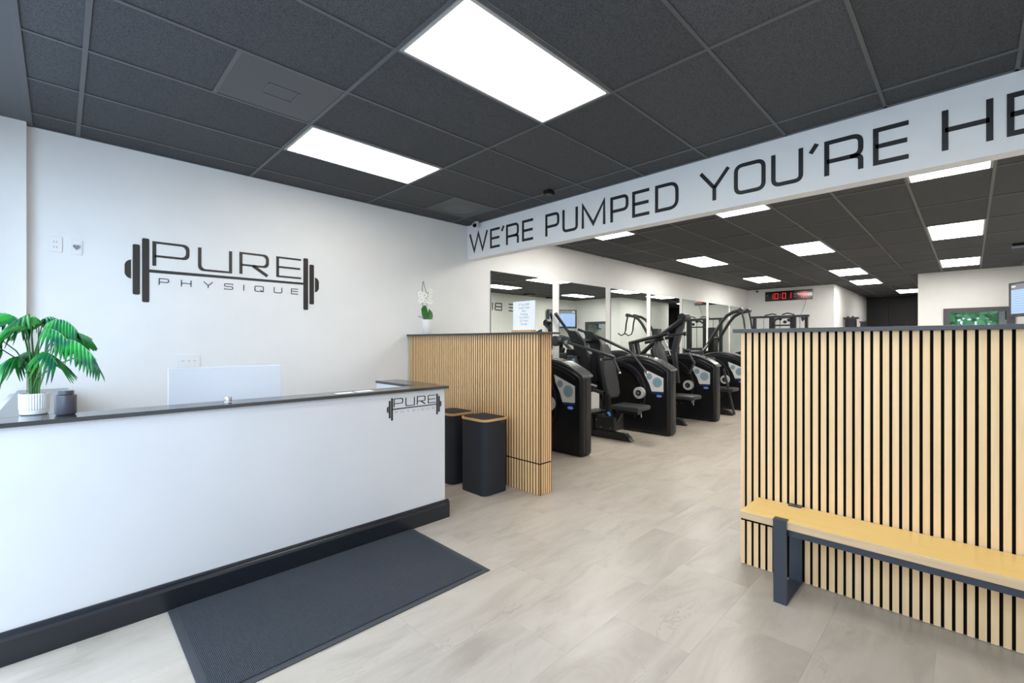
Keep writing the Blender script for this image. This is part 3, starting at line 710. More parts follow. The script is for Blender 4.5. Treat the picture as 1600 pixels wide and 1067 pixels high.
# orchid on the left partition
oc = Vector((3.2, 4.70, 1.508))
orc = empty('potted_orchid', tuple(oc)); tag(orc, 'white orchid in a white vase on the left slatted half wall', 'plant')
MB().lathe([(.045, 0), (.050, .006), (.068, .10), (.074, .175), (.070, .18), (.066, .172)], oc, 32).build('vase', M['pot'], orc, smooth=True)
MB().lathe([(.04, .165), (.067, .17)], oc, 20).build('soil', M['soil'], orc)
def O3(u, v, b_=0): return oc+rv*((u-664)*.00785)+fv*b_+up*(1.42-1.508-(v-533)*.00785)
def strap(pts, ws, m, parent, name='leaf'):
    b = MB(); prev = None
    for (p, w_) in zip(pts, ws):
        t = rv*w_*.5; r_ = [b.bm.verts.new(p-t), b.bm.verts.new(p+fv*.006), b.bm.verts.new(p+t)]
        if prev:
            for k in range(2): b.bm.faces.new((prev[k], prev[k+1], r_[k+1], r_[k]))
        prev = r_
    return b.build(name, m, parent, smooth=True)
strap([O3(663, 501), O3(661, 492), O3(660, 482, -.03), O3(661, 477, -.04)], [.05, .085, .075, .02], M['orchid_leaf'], orc)
strap([O3(666, 502), O3(668, 494, .02), O3(668, 487, .03), O3(666, 482, .03)], [.05, .075, .05, .01], M['orchid_leaf'], orc)
def armleaf(a, c, e_, w_):
    b = MB(); prev = None
    for k in range(7):
        t = k/6; p = bez(a, c, e_, t); ww = w_*math.sin(math.pi*(.15+.85*t))**.6*(1 if k < 6 else .1)
        r_ = [b.bm.verts.new(p+fv*ww*.5), b.bm.verts.new(p-up*.010), b.bm.verts.new(p-fv*ww*.5)]
        if prev:
            for q in range(2): b.bm.faces.new((prev[q], prev[q+1], r_[q+1], r_[q]))
        prev = r_
    b.build('leaf', M['orchid_leaf'], orc, smooth=True)
armleaf(O3(661, 502), O3(658, 494), O3(650, 493), .05)
armleaf(O3(666, 503), O3(670, 504), O3(673, 497), .05)
MB().tube([O3(663, 501), O3(657, 480), O3(656, 455), O3(657, 440), O3(658, 439), O3(660, 448), O3(662, 455), O3(664, 458)], .0035, 6).build('stem', M['orchid_stem'], orc, smooth=True)
MB().tube([O3(665, 501), O3(663, 480), O3(662, 466), O3(666, 456)], .003, 6).build('stem', M['orchid_stem'], orc, smooth=True)
def flower(c, s_):
    b = MB()
    for k in range(5):
        a = k*2*math.pi/5+.3; dx = rv*math.cos(a)+up*math.sin(a); pv = rv*-math.sin(a)+up*math.cos(a)
        vs = [b.bm.verts.new(c+dx*s_*f_+pv*s_*w_-fv*(.004+.012*f_)) for f_, w_ in ((.05, 0), (.4, .34), (.8, .36), (1.0, .1), (1.0, -.1), (.8, -.36), (.4, -.34))]
        b.bm.faces.new(vs)
    o = b.build('flower', M['petal'], orc)
    b = MB(); b.lathe([(.002, -.006), (.009, 0), (.002, .006)], c-fv*.02, 8); b.build('throat', M['yellow'], o)
for u, v, b_, s_ in ((655, 459, -.03, .042), (661, 461, -.02, .036), (657, 468, -.04, .04), (654, 470, -.02, .034), (668, 454, .03, .036), (667, 462, .02, .032), (665, 469, 0, .036), (669, 471, .0, .034)): flower(O3(u, v, b_), s_)

# sign on the left partition
sg = empty('notice_sign', (3.2, 3.06, 1.508)); tag(sg, 'white printed notice in a small wooden stand on the left half wall', 'sign')
part('base', M['bamboo'], sg, 3.17, 3.235, 2.93, 3.20, 1.508, 1.532, bev=.002)
part('panel', M['paper'], sg, 3.197, 3.203, 2.912, 3.204, 1.532, 1.812)
for k, (tx, sz) in enumerate((('If You Still', .033), ('Look Cute', .033), ('After', .030), ('Training,', .030), ("You Didn't", .030), ('Go Hard', .030), ('Enough', .030))):
    cu = bpy.data.curves.new('text_line', 'FONT'); cu.body = tx; cu.size = sz; cu.align_x = 'CENTER'; cu.extrude = .0003
    cu.materials.append(M['letter_grey'])
    to = bpy.data.objects.new('text_line', cu); COL.objects.link(to); to.parent = sg
    bpy.context.view_layer.update(); tm = bpy.data.meshes.new_from_object(to); bpy.data.objects.remove(to); to = bpy.data.objects.new('text_line', tm); COL.objects.link(to); to.parent = sg
    to.location = Vector((3.1964, 3.055, 1.770-k*.0315))-Vector(sg.location); to.rotation_euler = (math.pi/2, 0, -math.pi/2)

# ------------------------------------------------------------------ bins
def rrect(x0, x1, y0, y1, r_, n=5):
    out = []
    for cx_, cy_, a0_ in ((x1-r_, y1-r_, 0), (x0+r_, y1-r_, 90), (x0+r_, y0+r_, 180), (x1-r_, y0+r_, 270)):
        for k in range(n+1):
            a = math.radians(a0_+90*k/n); out.append((cx_+r_*math.cos(a), cy_+r_*math.sin(a)))
    return out
def hamper(x0, x1, y0, y1, lab):
    t = empty('laundry_bin', ((x0+x1)/2, (y0+y1)/2, 0)); tag(t, lab, 'bin', 'black towel bins')
    fz = lambda z: (lambda a, b_, d: (a, b_, z+d))
    MB().prism(rrect(x0, x1, y0, y1, .06), fz(.003), .680).build('body', M['bin'], t, smooth=True)
    o_ = rrect(x0-.007, x1+.007, y0-.007, y1+.007, .065); i_ = rrect(x0+.010, x1-.010, y0+.010, y1-.010, .052)
    b = MB(); n = len(o_); A = []
    for z in (.682, .702): A.append(([b.bm.verts.new((p[0], p[1], z)) for p in o_], [b.bm.verts.new((p[0], p[1], z)) for p in i_]))
    for k in range(n):
        q = (k+1) % n
        b.bm.faces.new((A[0][0][k], A[0][0][q], A[1][0][q], A[1][0][k])); b.bm.faces.new((A[0][1][q], A[0][1][k], A[1][1][k], A[1][1][q]))
        b.bm.faces.new((A[1][0][k], A[1][0][q], A[1][1][q], A[1][1][k])); b.bm.faces.new((A[0][0][q], A[0][0][k], A[0][1][k], A[0][1][q]))
    b.build('rim', M['bamboo'], t, smooth=True)
    MB().prism(rrect(x0+.011, x1-.011, y0+.011, y1-.011, .05), fz(.684), .021).build('lid', M['bin'], t, smooth=True)
    pts = [((x1-.075)+.036*math.cos(a), .676+.028*math.sin(a)) for a in [math.pi+math.pi*k/8 for k in range(9)]]
    MB().prism(pts, lambda a, z, d: (a, y0-.0015+d, z), .003).build('handle_slot', M['slot'], t)
hamper(2.735, 3.04, 3.11, 3.465, 'front black laundry bin with a bamboo rim')
hamper(2.735, 3.04, 3.60, 3.955, 'rear black laundry bin, half hidden behind the desk end')

# ------------------------------------------------------------------ bench
bn = empty('bench', (2.93, 0, 0)); tag(bn, 'oak plank bench on dark steel frame before the right half wall', 'bench')
M['bench_edge'] = wood('shaded_oak_edge', srgb(196, 166, 128), srgb(206, 178, 142), (60, 2.0, 60), .5, 0)  # seat sides given a duller tan to stand for weaker light there
o = MB().box(2.772, 3.088, -1.15, .932, .408, .450, bev=.002).build('seat', [M['bench'], M['bench_edge']], bn)
for p in o.data.polygons: p.material_index = 0 if abs(p.normal.z) > .5 else 1
def bleg(yc):
    b = MB(); w_ = .032
    fn = lambda a, z, d: (a, yc-w_+d, z)
    # trapezoid frame of flat steel
    b.prism([(2.755, .456), (2.768, .456), (2.782, 0), (2.765, 0)][::-1], fn, 2*w_)
    b.prism([(3.082, .456), (3.095, .456), (3.088, 0), (3.071, 0)][::-1], fn, 2*w_)
    b.box(2.775, 3.075, yc-w_, yc+w_, .002, .014).box(2.77, 3.085, yc-w_, yc+w_, .392, .4035)
    o = b.build('leg', M['bench_steel'], bn)
    for a in ((2.757, 2.800), (3.052, 3.094)): MB().box(*a, yc-w_, yc+w_, .4505, .457).build('clip', M['bench_steel'], o)
bleg(.726); bleg(-.94)
part('rail', M['bench_steel'], bn, 2.785, 2.80, -.905, .692, .372, .4035)
part('rail', M['bench_steel'], bn, 3.05, 3.065, -.905, .692, .372, .4035)

# ------------------------------------------------------------------ wall plates, cameras
op = empty('wall_outlet', (-.025, 5.0, 2.115)); tag(op, 'white double socket plate at the far left of the logo wall', 'outlet', 'wall plates')
part('plate', M['plate'], op, -.066, .012, 4.992, 5.0, 2.115, 2.233, bev=.002)
for z in (2.150, 2.190):
    part('socket', M['plate'], op, -.045, -.009, 4.990, 4.992, z-.014, z+.014)
    for x in (-.035, -.021): part('slot', M['slot'], op, x, x+.003, 4.9895, 4.9905, z-.004, z+.008)
op = empty('wall_control', (.09, 5.0, 2.11)); tag(op, 'white wall plate with a grey heart-shaped knob', 'switch', 'wall plates')
part('plate', M['plate'], op, .056, .126, 4.992, 5.0, 2.108, 2.224, bev=.002)
pts = []
for k in range(24):
    a = 2*math.pi*k/24; x = 16*math.sin(a)**3; y = 13*math.cos(a)-5*math.cos(2*a)-2*math.cos(3*a)-math.cos(4*a); pts.append((.091+x*.00125, 2.168+y*.0014))
MB().prism(pts, lambda a, z, d: (a, 4.992-d, z), .012).build('knob', M['heart'], op)
op = empty('wall_outlet', (.83, 5.0, 1.185)); tag(op, 'wide white socket plate on the wall above the monitor', 'outlet', 'wall plates')
part('plate', M['plate'], op, .745, .912, 4.992, 5.0, 1.185, 1.30, bev=.002)
for x in (.785, .829, .872):
    part('socket', M['plate'], op, x-.016, x+.016, 4.989, 4.992, 1.215, 1.270)
    part('slot', M['slot'], op, x-.008, x-.005, 4.9885, 4.9895, 1.24, 1.25); part('slot', M['slot'], op, x+.005, x+.008, 4.9885, 4.9895, 1.24, 1.25)
cm = empty('security_camera', (3.99, 4.70, 3.0)); tag(cm, 'small white security camera with black lens at the beam corner', 'camera')
MB().lathe([(.03, 0), (.03, .03), (.026, .034)], (4.0, 4.71, 3.008), 20).build('mount', M['glove_white'], cm, smooth=True)
ax = Vector((-.75, -.62, -.25)).normalized(); c0 = Vector((3.97, 4.70, 2.985))
MB().tube([c0-ax*.05, c0-ax*.045, c0+ax*.04, c0+ax*.05], .04, 20, rr=[.03, .038, .038, .034]).build('body', M['glove_white'], cm, smooth=True)
MB().tube([c0+ax*.05, c0+ax*.057], .027, 20).build('lens', M['felt'], cm, smooth=True)
sn = empty('ceiling_sensor', (3.745, 3.2, 3.0)); tag(sn, 'small black box sensor on the reception ceiling near the beam', 'sensor', 'black ceiling sensors')
part('body', M['black'], sn, 3.69, 3.79, 3.16, 3.24, 3.0, 3.043, bev=.006); part('lens', M['gloss_black'], sn, 3.71, 3.77, 3.155, 3.16, 3.01, 3.03)
sn = empty('ceiling_sensor', (11.35, -.62, 3.0)); tag(sn, 'black box sensor on the gym ceiling at the right photo edge', 'sensor', 'black ceiling sensors')
part('body', M['black'], sn, 11.2, 11.5, -.75, -.49, 3.0, 3.043, bev=.006); part('edge', M['chrome'], sn, 11.19, 11.2, -.75, -.49, 2.99, 3.0)
sn = empty('ceiling_sensor', (12.9, -.8, 3.0)); tag(sn, 'black box sensor on the gym ceiling reflected in the first mirror', 'sensor', 'black ceiling sensors')
part('body', M['black'], sn, 12.6, 12.95, -.95, -.80, 2.99, 3.043, bev=.006); part('edge', M['gunmetal'], sn, 12.6, 12.95, -.96, -.95, 2.99, 3.0)

# clock on the far wall, facing -X; u runs towards -Y
ck = empty('digital_clock', (15.6, 3.87, 2.66)); tag(ck, 'black digital wall clock with red digits reading 10:01:48', 'clock')
part('case', M['gloss_black'], ck, 15.585, 15.62, 3.246, 4.504, 2.66, 2.955, bev=.004)
SEG = {'0': 'abcdef', '1': 'bc', '4': 'bcfg', '8': 'abcdefg'}
def digit(ch, y, z, w_, h_):
    b = MB(); t = .015; m_ = z+h_/2
    F = {'a': (y-w_, y, z+h_-t, z+h_), 'd': (y-w_, y, z, z+t), 'g': (y-w_, y, m_-t/2, m_+t/2), 'f': (y-t, y, m_, z+h_), 'e': (y-t, y, z, m_), 'b': (y-w_, y-w_+t, m_, z+h_), 'c': (y-w_, y-w_+t, z, m_)}
    for s_ in SEG[ch]: q = F[s_]; b.box(15.582, 15.585, q[0]+.003, q[1]-.003, q[2]+.003, q[3]-.003)
    b.build('digit', M['red'], ck)
for ch, y in (('1', 4.375), ('0', 4.24), ('0', 4.03), ('1', 3.89), ('4', 3.615), ('8', 3.485)): digit(ch, y, 2.72, .10, .175)
for y in (4.085, 3.70):
    for z in (2.77, 2.84): part('colon_dot', M['red'], ck, 15.582, 15.585, y-.008, y+.008, z-.008, z+.008)
part('indicator', M['red'], ck, 15.582, 15.585, 4.43, 4.445, 2.83, 2.845)
o = MB().tube([(15.61, 3.40, 2.66), (15.612, 3.46, 2.45), (15.612, 3.55, 2.2), (15.612, 3.58, 1.9)], .004, 6).build('cable', M['gunmetal'], ck)
o = MB().lathe([(.03, 0), (.035, .02), (.03, .05)], (15.55, 4.72, 2.96), 14).build('motion_detector', M['gloss_black'], smooth=True); tag(o, 'tiny black dome sensor on the far wall left of the clock', 'sensor')
# framed window in the corner wall
w2 = empty('window_2', (14.67, -.08, .9)); tag(w2, 'dark framed window with greenish reflections on the white wall block', kind='structure')
for bx_ in ((14.62, 14.67, .336, .444, .9, 2.184), (14.62, 14.67, -.68, -.56, .9, 2.184), (14.62, 14.67, -.56, .336, 2.085, 2.184), (14.62, 14.67, -.56, .336, .9, .98)): part('frame', M['dark_frame'], w2, *bx_)
part('pane', M['pane'], w2, 14.645, 14.655, -.56, .336, .98, 2.085)
# television, set across the corner
A_ = Vector((13.93, -.56, 0)); B_ = Vector((12.90, -1.12, 0)); tv_ = (B_-A_).normalized(); tn = Vector((-tv_.y, tv_.x, 0));
if tn.y < 0: tn = -tn
tn = Vector((tv_.y, -tv_.x, 0)) if Vector((tv_.y, -tv_.x, 0)).dot(Vector((-1, 1, 0))) > 0 else Vector((-tv_.y, tv_.x, 0))
tv = empty('television', tuple((A_+B_)/2+Vector((0, 0, 1.9)))); tag(tv, 'wall television with a pale blue timetable screen at the right edge', 'television')
TL = (B_-A_).length
def tvb(name, m, a0_, a1_, z0, z1, d0, d1):
    b = MB(); vs = []
    for a in (a0_, a1_):
        for d in (d0, d1):
            for z in (z0, z1): vs.append(b.bm.verts.new(A_+tv_*a*TL+tn*d+Vector((0, 0, z))))
    for f_ in ((0, 1, 3, 2), (4, 6, 7, 5), (0, 4, 5, 1), (2, 3, 7, 6), (0, 2, 6, 4), (1, 5, 7, 3)): b.bm.faces.new([vs[i] for i in f_])
    return b.build(name, m, tv)
tvb('housing', M['screen_dark'], 0, 1, 1.92, 2.62, -.05, 0)
tvb('bracket', M['gunmetal'], .4, .6, 2.1, 2.4, -.17, -.05)
tvb('screen', M['screen_blue'], .06, .94, 1.985, 2.47, 0, .003)
tvb('screen_header', M['screen_head'], .06, .94, 2.47, 2.58, 0, .003)
tvb('screen_mark', M['screen_white'], .07, .16, 2.52, 2.555, .003, .005)
for k in range(9):
    tvb('screen_line', M['screen_line'], .09, .47, 2.43-k*.05, 2.44-k*.05, .003, .005); tvb('screen_line', M['screen_line'], .53, .91, 2.43-k*.05, 2.44-k*.05, .003, .005)

# ------------------------------------------------------------------ strength machines
fx_ = lambda x: (lambda a, z, d: (x+d, a, z))
def ring(b, c, r0, r1, x0, x1, a0_=0, a1_=360, n=40):
    P = []
    for k in range(n+1):
        a = math.radians(a0_+(a1_-a0_)*k/n); P.append((math.cos(a), math.sin(a)))
    V = [[b.bm.verts.new((x, c[0]+r_*p[0], c[1]+r_*p[1])) for p in P] for x in (x0, x1) for r_ in (r0, r1)]
    for k in range(n):
        b.bm.faces.new((V[0][k], V[0][k+1], V[1][k+1], V[1][k])); b.bm.faces.new((V[2][k], V[3][k], V[3][k+1], V[2][k+1]))
        b.bm.faces.new((V[0][k], V[2][k], V[2][k+1], V[0][k+1])); b.bm.faces.new((V[1][k], V[1][k+1], V[3][k+1], V[3][k]))
def disc(x0, x1, y, z, r_, n=28): return [(y+r_*math.cos(2*math.pi*k/n), z+r_*math.sin(2*math.pi*k/n)) for k in range(n)]
def tower(t, x, y0=3.14, foot=True):
    prof = [(0, 0), (0, .975), (.05, 1.015), (.12, 1.055), (.22, 1.105), (.34, 1.145), (.48, 1.172), (.62, 1.18), (.76, 1.17), (.90, 1.135), (1.02, 1.08), (1.14, .98), (1.22, .86), (1.26, .70), (1.27, .5), (1.27, 0)]
    P = [(y0+a, z+.003) for a, z in prof]
    MB().prism(P, fx_(x), .23).build('housing', M['black'], t, bevel=.045)
    top = [(y0-.012+a, z) for a, z in prof[1:11]]; inn = [(a+.012, z-.03) for a, z in top]
    MB().prism([(a-.0, z+.022) for a, z in top]+[(a+.006, z-.006) for a, z in top][::-1], fx_(x+.004), .222).build('top_cover', M['cover'], t, bevel=.006)
    gr = [(a+.06, z-.062) for a, z in top[1:]]
    MB().prism([(a, z+.012) for a, z in gr]+[(a+.003, z-.012) for a, z in gr][::-1], fx_(x-.012), .02).build('grip_groove', M['gunmetal'], t)
    b = MB(); ring(b, (y0+.86, .62), .40, .45, x-.035, x+.01, 60, 235); b.build('guard_ring', M['gloss_black'], t, smooth=True)
    b = MB(); ring(b, (y0+.86, .62), .455, .475, x-.02, x+.01, 60, 235); b.build('guard_ring', M['gunmetal'], t, smooth=True)
    MB().prism(disc(0, 0, y0+.86, .62, .39), fx_(x-.012), .014).build('wheel_well', M['felt'], t)
    # display
    pn = MB().prism([(y0+.42, .995), (y0+.10, .868), (y0+.10, .665), (y0+.285, .660), (y0+.325, .77), (y0+.40, .90)], fx_(x-.016), .018).build('display_panel', M['panel_grey'], t)
    MB().prism([(y0+.105, .662), (y0+.103, .63), (y0+.275, .625), (y0+.285, .657)], fx_(x-.018), .02).build('display_strip', M['strip'], pn)
    for cy_, cz_, r_ in ((y0+.195, .80, .078), (y0+.325, .885, .048)):
        MB().prism(disc(0, 0, cy_, cz_, r_), fx_(x-.0175), .003).build('dial', M['dial_ring'], pn)
        MB().prism(disc(0, 0, cy_, cz_, r_*.78), fx_(x-.0185), .003).build('dial', M['dial_blue'], pn)
    MB().prism([(y0+.17+.045*math.cos(a), .595+.02*math.sin(a)) for a in [k*.524 for k in range(12)]], fx_(x-.006), .008).build('indicator', M['led'], t)
    # rotating hub
    hb = MB(); ring(hb, (y0+.455, .63), .02, .088, x-.11, x-.05, n=28); h_ = hb.build('hub', M['hub'], t, smooth=True)
    MB().prism(disc(0, 0, y0+.455, .63, .045), fx_(x-.118), .03).build('hub_cap', M['gloss_black'], h_)
    MB().prism(disc(0, 0, y0+.455, .63, .022), fx_(x-.126), .012).build('hub_bolt', M['chrome'], h_)
    MB().prism(disc(0, 0, y0+.455, .63, .03), fx_(x-.06), .07).build('axle', M['gunmetal'], h_)
    # narrow end seam
    MB().box(x+.085, x+.093, y0-.0015, y0+.002, .01, .96).build('seam', M['felt'], t)
def seat(t, x, top=True, side=.0):
    # x is the tower face; the seat stands on its near side
    xa, xb = x-.86, x-.50
    MB().box(xa, xb, 3.17, 3.62, .455, .525, bev=.028).build('seat', M['pad'], t, smooth=True)
    MB().box(xa+.12, xb-.12, 3.25, 3.60, .40, .455).build('seat_bracket', M['steel_black'], t)
    b = MB(); b.obox(((xa+xb)/2, 3.55, .40), ((xa+xb)/2, 3.75, .08), .07, .07, (1, 0, 0)); b.build('seat_post', M['steel_black'], t)
    T(t, 'adjuster', 'blue_grip', [(xa+.02, 3.66, .40), (xa-.03, 3.60, .38)], .018)
    T(t, 'adjuster_rod', 'chrome', [(xb-.05, 3.30, .42), (xb-.05, 3.30, .34)], .009)
    MB().box(xa+.08, xb-.02, 3.60, 3.95, .13, .33, bev=.012).build('seat_base', M['steel_black'], t)
    for k in range(4): MB().prism(disc(0, 0, 3.66+.08*k, .17+.10*(k % 2), .010, 10), fx_(xa+.074), .008).build('bolt', M['chrome'], t)
    # base beam with slanted toe
    MB().prism([(4.45, .003), (3.37, .003), (3.40, .06), (3.47, .10), (4.45, .13)], fx_(x-.73), .09).build('base_beam', M['steel_black'], t)
    MB().prism([(3.355, .004), (3.372, .004), (3.475, .104), (3.458, .104)], fx_(x-.73), .09).build('toe_cap', M['gunmetal'], t)
    MB().box(x-.95, x+.0, 4.38, 4.48, .003, .09).build('base_beam', M['steel_black'], t)
def back(t, x, y0=3.64, y1=3.80, z0=.60, z1=1.40):
    b = MB(); n = 10
    xa, xb = x-.86, x-.50; xm = (xa+xb)/2
    pts = [(-.10, 0), (.10, 0), (.155, .08), (.165, .25), (.16, .55), (.14, .75), (.085, .92), (.05, .98), (-.05, .98), (-.085, .92), (-.14, .75), (-.16, .55), (-.165, .25), (-.155, .08)]
    fn = lambda a, q, d: (xm+a, y0+(y1-y0)*q+d, z0+(z1-z0)*q)
    b.prism([(p[0], p[1]) for p in pts], fn, .07); b.build('backrest', M['pad'], t, bevel=.022)
    MB().obox((xm, y0+.14, z0-.05), (xm, y1+.12, z1-.15), .05, .07, (1, 0, 0)).build('backrest_support', M['steel_black'], t)
    MB().obox((xm, 3.74, .10), (xm, y0+.14, z0+.1), .06, .08, (1, 0, 0)).build('upright', M['steel_black'], t)
def T(t, name, m, pts, r_, **k): return MB().tube(pts, r_, k.get('n', 10), rr=k.get('rr')).build(name, M[m], t, smooth=True)

# machine at tower 1 (partly hidden by the left partition)
t = empty('strength_machine', (4.6, 3.9, 0)); tag(t, 'nearest black machine tower, beside the end of the left half wall', 'exercise machine', 'black strength machines')
tower(t, 4.50, 3.33)
# machine A: chest press at tower 2
x = 6.42
t = empty('strength_machine', (6.1, 3.9, 0)); tag(t, 'black chest press with tall backrest and long lever arms', 'exercise machine', 'black strength machines')
tower(t, x); seat(t, x); back(t, x)
MB().box(5.62, 6.15, 4.18, 4.45, .62, 1.22, bev=.03).build('drive_cover', M['gloss_black'], t, smooth=True)
MB().box(5.60, 6.05, 3.95, 4.2, .10, .36, bev=.01).build('base_box', M['steel_black'], t)
MB().box(5.595, 5.60, 3.98, 4.08, .17, .27).build('label_plate', M['label'], t)
for k in range(3): MB().prism(disc(0, 0, 4.12+.02*k*0, .20+.05*k, .010, 10), fx_(5.594), .008).build('bolt', M['chrome'], t)
T(t, 'lever', 'steel_black', [(5.95, 4.93, 1.872), (6.18, 4.85, 1.585), (6.24, 4.70, 1.453)], .026)
T(t, 'lever_cap', 'gunmetal', [(5.95, 4.928, 1.868), (5.95, 4.945, 1.895)], .032)
MB().prism(disc(0, 0, 4.88, 1.43, .088), fx_(5.84), .09).build('counterweight', M['gunmetal'], t, bevel=.012)
MB().prism([(4.46, 1.60), (4.27, 1.58), (4.12, 1.42), (4.03, 1.16), (4.06, .80), (4.30, .78), (4.22, 1.10), (4.33, 1.35)], fx_(5.62), .05).build('side_plate', M['black'], t, bevel=.01)
MB().prism([(4.46, 1.60), (4.27, 1.58), (4.12, 1.42), (4.03, 1.16), (4.06, .80), (4.30, .78), (4.22, 1.10), (4.33, 1.35)], fx_(6.05), .05).build('side_plate', M['black'], t, bevel=.01)
MB().obox((5.7, 4.42, 1.3), (5.72, 4.42, .05), .1, .12, (1, 0, 0)).build('upright', M['black'], t)
T(t, 'lever', 'gunmetal', [(5.6, 4.40, 1.40), (5.6, 3.90, 1.278), (5.6, 3.57, 1.195)], .024)
T(t, 'handle', 'gunmetal', [(5.58, 3.76, 1.155), (5.6, 3.62, 1.168), (5.6, 3.56, 1.19)], .017); T(t, 'handle', 'gunmetal', [(5.6, 3.59, 1.17), (5.6, 3.535, 1.08), (5.6, 3.487, .985)], .017)
T(t, 'handle_tip', 'chrome', [(5.58, 3.762, 1.155), (5.58, 3.785, 1.153)], .021); T(t, 'handle_tip', 'chrome', [(5.6, 3.487, .985), (5.6, 3.478, .965)], .021)
T(t, 'lever', 'steel_black', [(6.1, 4.58, 1.62), (6.1, 4.12, 1.47), (6.1, 3.61, 1.266)], .023)
T(t, 'handle', 'gunmetal', [(6.1, 3.61, 1.266), (6.1, 3.48, 1.12), (6.1, 3.34, .965)], .018); T(t, 'handle_tip', 'chrome', [(6.1, 3.34, .965), (6.1, 3.325, .95)], .022)
T(t, 'cross_tube', 'steel_black', [(5.62, 4.30, 1.42), (6.15, 4.30, 1.44)], .04)
T(t, 'foot_lever', 'chrome', [(5.6, 4.04, .80), (5.6, 3.86, .76)], .02); T(t, 'foot_lever', 'steel_black', [(5.6, 4.0, .72), (5.6, 3.74, .668)], .028)
T(t, 'cable', 'black', [(5.6, 3.76, .66), (5.6, 3.79, .33)], .008)
MB().obox((5.95, 4.88, 1.43), (6.1, 4.60, 1.44), .04, .07, (1, 0, 0)).build('counterweight_arm', M['steel_black'], t)
T(t, 'pivot', 'chrome', [(5.54, 4.40, 1.41), (5.575, 4.40, 1.41)], .03)
# machine B at tower 3
x = 8.15
t = empty('strength_machine', (7.8, 3.9, 0)); tag(t, 'black machine with crossed long bars, second behind the chest press', 'exercise machine', 'black strength machines')
tower(t, x); seat(t, x); back(t, x, 3.64, 3.86, .60, 1.44)
T(t, 'lever', 'steel_black', [(7.45, 4.43, 1.389), (7.45, 4.087, 1.466), (7.45, 3.676, 1.557)], .034)
T(t, 'lever', 'steel_black', [(7.5, 4.213, 1.188), (7.5, 3.782, 1.565), (7.5, 3.425, 1.809)], .038)
T(t, 'lever', 'steel_black', [(7.8, 4.30, 1.40), (7.8, 3.9, 1.48), (7.8, 3.62, 1.54)], .03)
MB().obox((7.6, 3.47, 1.85), (7.6, 3.64, 1.25), .09, .08, (1, 0, 0)).obox((7.6, 3.64, 1.25), (7.6, 3.58, .70), .07, .07, (1, 0, 0)).build('upright', M['gunmetal'], t)
T(t, 'pivot', 'black', [(7.50, 3.46, 1.83), (7.70, 3.46, 1.83)], .07, n=18)
for q in (7.42, 7.62): MB().obox((q, 4.38, 1.40), (q, 4.30, 1.0), .05, .10, (1, 0, 0)).build('link_plate', M['steel_black'], t)
MB().box(7.3, 7.95, 3.98, 4.42, .90, 1.19, bev=.03).build('drive_cover', M['black'], t, smooth=True)
MB().obox((7.62, 4.40, 1.2), (7.62, 4.42, .05), .12, .12, (1, 0, 0)).build('upright', M['black'], t)
T(t, 'handle', 'steel_black', [(7.3, 3.60, 1.528), (7.3, 3.32, 1.546)], .018); T(t, 'handle_tip', 'black', [(7.3, 3.33, 1.545), (7.3, 3.29, 1.548)], .035)
T(t, 'handle', 'gunmetal', [(7.2, 3.30, 1.30), (7.2, 3.22, 1.26), (7.2, 3.11, 1.075), (7.2, 3.19, .905)], .018)
T(t, 'handle_tip', 'black', [(7.2, 3.25, 1.275), (7.2, 3.18, 1.27)], .03)
T(t, 'strut', 'chrome', [(7.6, 3.86, 1.55), (7.6, 3.70, 1.18)], .012)
# machine C at tower 4
x = 9.90
t = empty('strength_machine', (9.6, 3.9, 0)); tag(t, 'black machine with thin slanted strut, third behind the chest press', 'exercise machine', 'black strength machines')
tower(t, x)
MB().box(x-.86, x-.50, 3.17, 3.62, .455, .525, bev=.028).build('seat', M['pad'], t, smooth=True)
MB().obox((9.22, 3.55, .46), (9.22, 3.75, .08), .07, .07, (1, 0, 0)).build('seat_post', M['steel_black'], t)
MB().prism([(4.45, .003), (3.20, .003), (3.23, .06), (3.3, .10), (4.45, .13)], fx_(9.10), .09).build('base_beam', M['steel_black'], t)
MB().box(9.0, 9.9, 4.38, 4.48, .003, .09).build('base_beam', M['steel_black'], t)
T(t, 'strut', 'gunmetal', [(9.1, 3.36, .90), (9.1, 3.16, .03)], .022)
MB().box(9.2, 9.4, 3.62, 3.70, .75, 1.10, bev=.025).build('chest_pad', M['pad'], t, smooth=True)
MB().obox((9.3, 3.72, .95), (9.3, 4.3, .6), .06, .06, (1, 0, 0)).build('upright', M['steel_black'], t)
MB().obox((9.3, 4.3, .6), (9.3, 4.42, .05), .08, .08, (1, 0, 0)).build('upright', M['steel_black'], t)
# machine D: pulldown with arched arms
x = 11.70
t = empty('strength_machine', (11.0, 3.9, 0)); tag(t, 'tall black pulldown machine with two arched arms and hanging handles', 'exercise machine', 'black strength machines')
tower(t, x)
for q, dy in ((10.7, 0), (11.1, -.02)):
    T(t, 'arched_arm', 'steel_black', [(q, 4.62+dy, .85), (q, 4.53+dy, 1.01), (q, 4.22+dy, 1.49), (q, 3.98+dy, 1.88), (q, 3.88+dy, 2.0), (q, 3.75+dy, 2.075), (q, 3.575+dy, 2.114)], .036)
    T(t, 'handle', 'steel_black', [(q, 3.57+dy, 2.11), (q, 3.52+dy, 1.90), (q, 3.50+dy, 1.72)], .02)
    T(t, 'handle', 'steel_black', [(q, 3.50+dy, 1.72), (q, 3.46+dy, 1.62), (q, 3.36+dy, 1.58), (q, 3.27+dy, 1.64)], .016)
    T(t, 'pivot', 'gunmetal', [(q-.06, 3.575+dy, 2.114), (q+.06, 3.575+dy, 2.114)], .05)
    T(t, 'brace', 'chrome', [(q-.04, 4.40+dy, 1.21), (q-.04, 4.28+dy, 1.36)], .014)
MB().box(10.6, 11.3, 4.35, 4.75, .08, 1.2, bev=.03).build('drive_cover', M['black'], t, smooth=True)
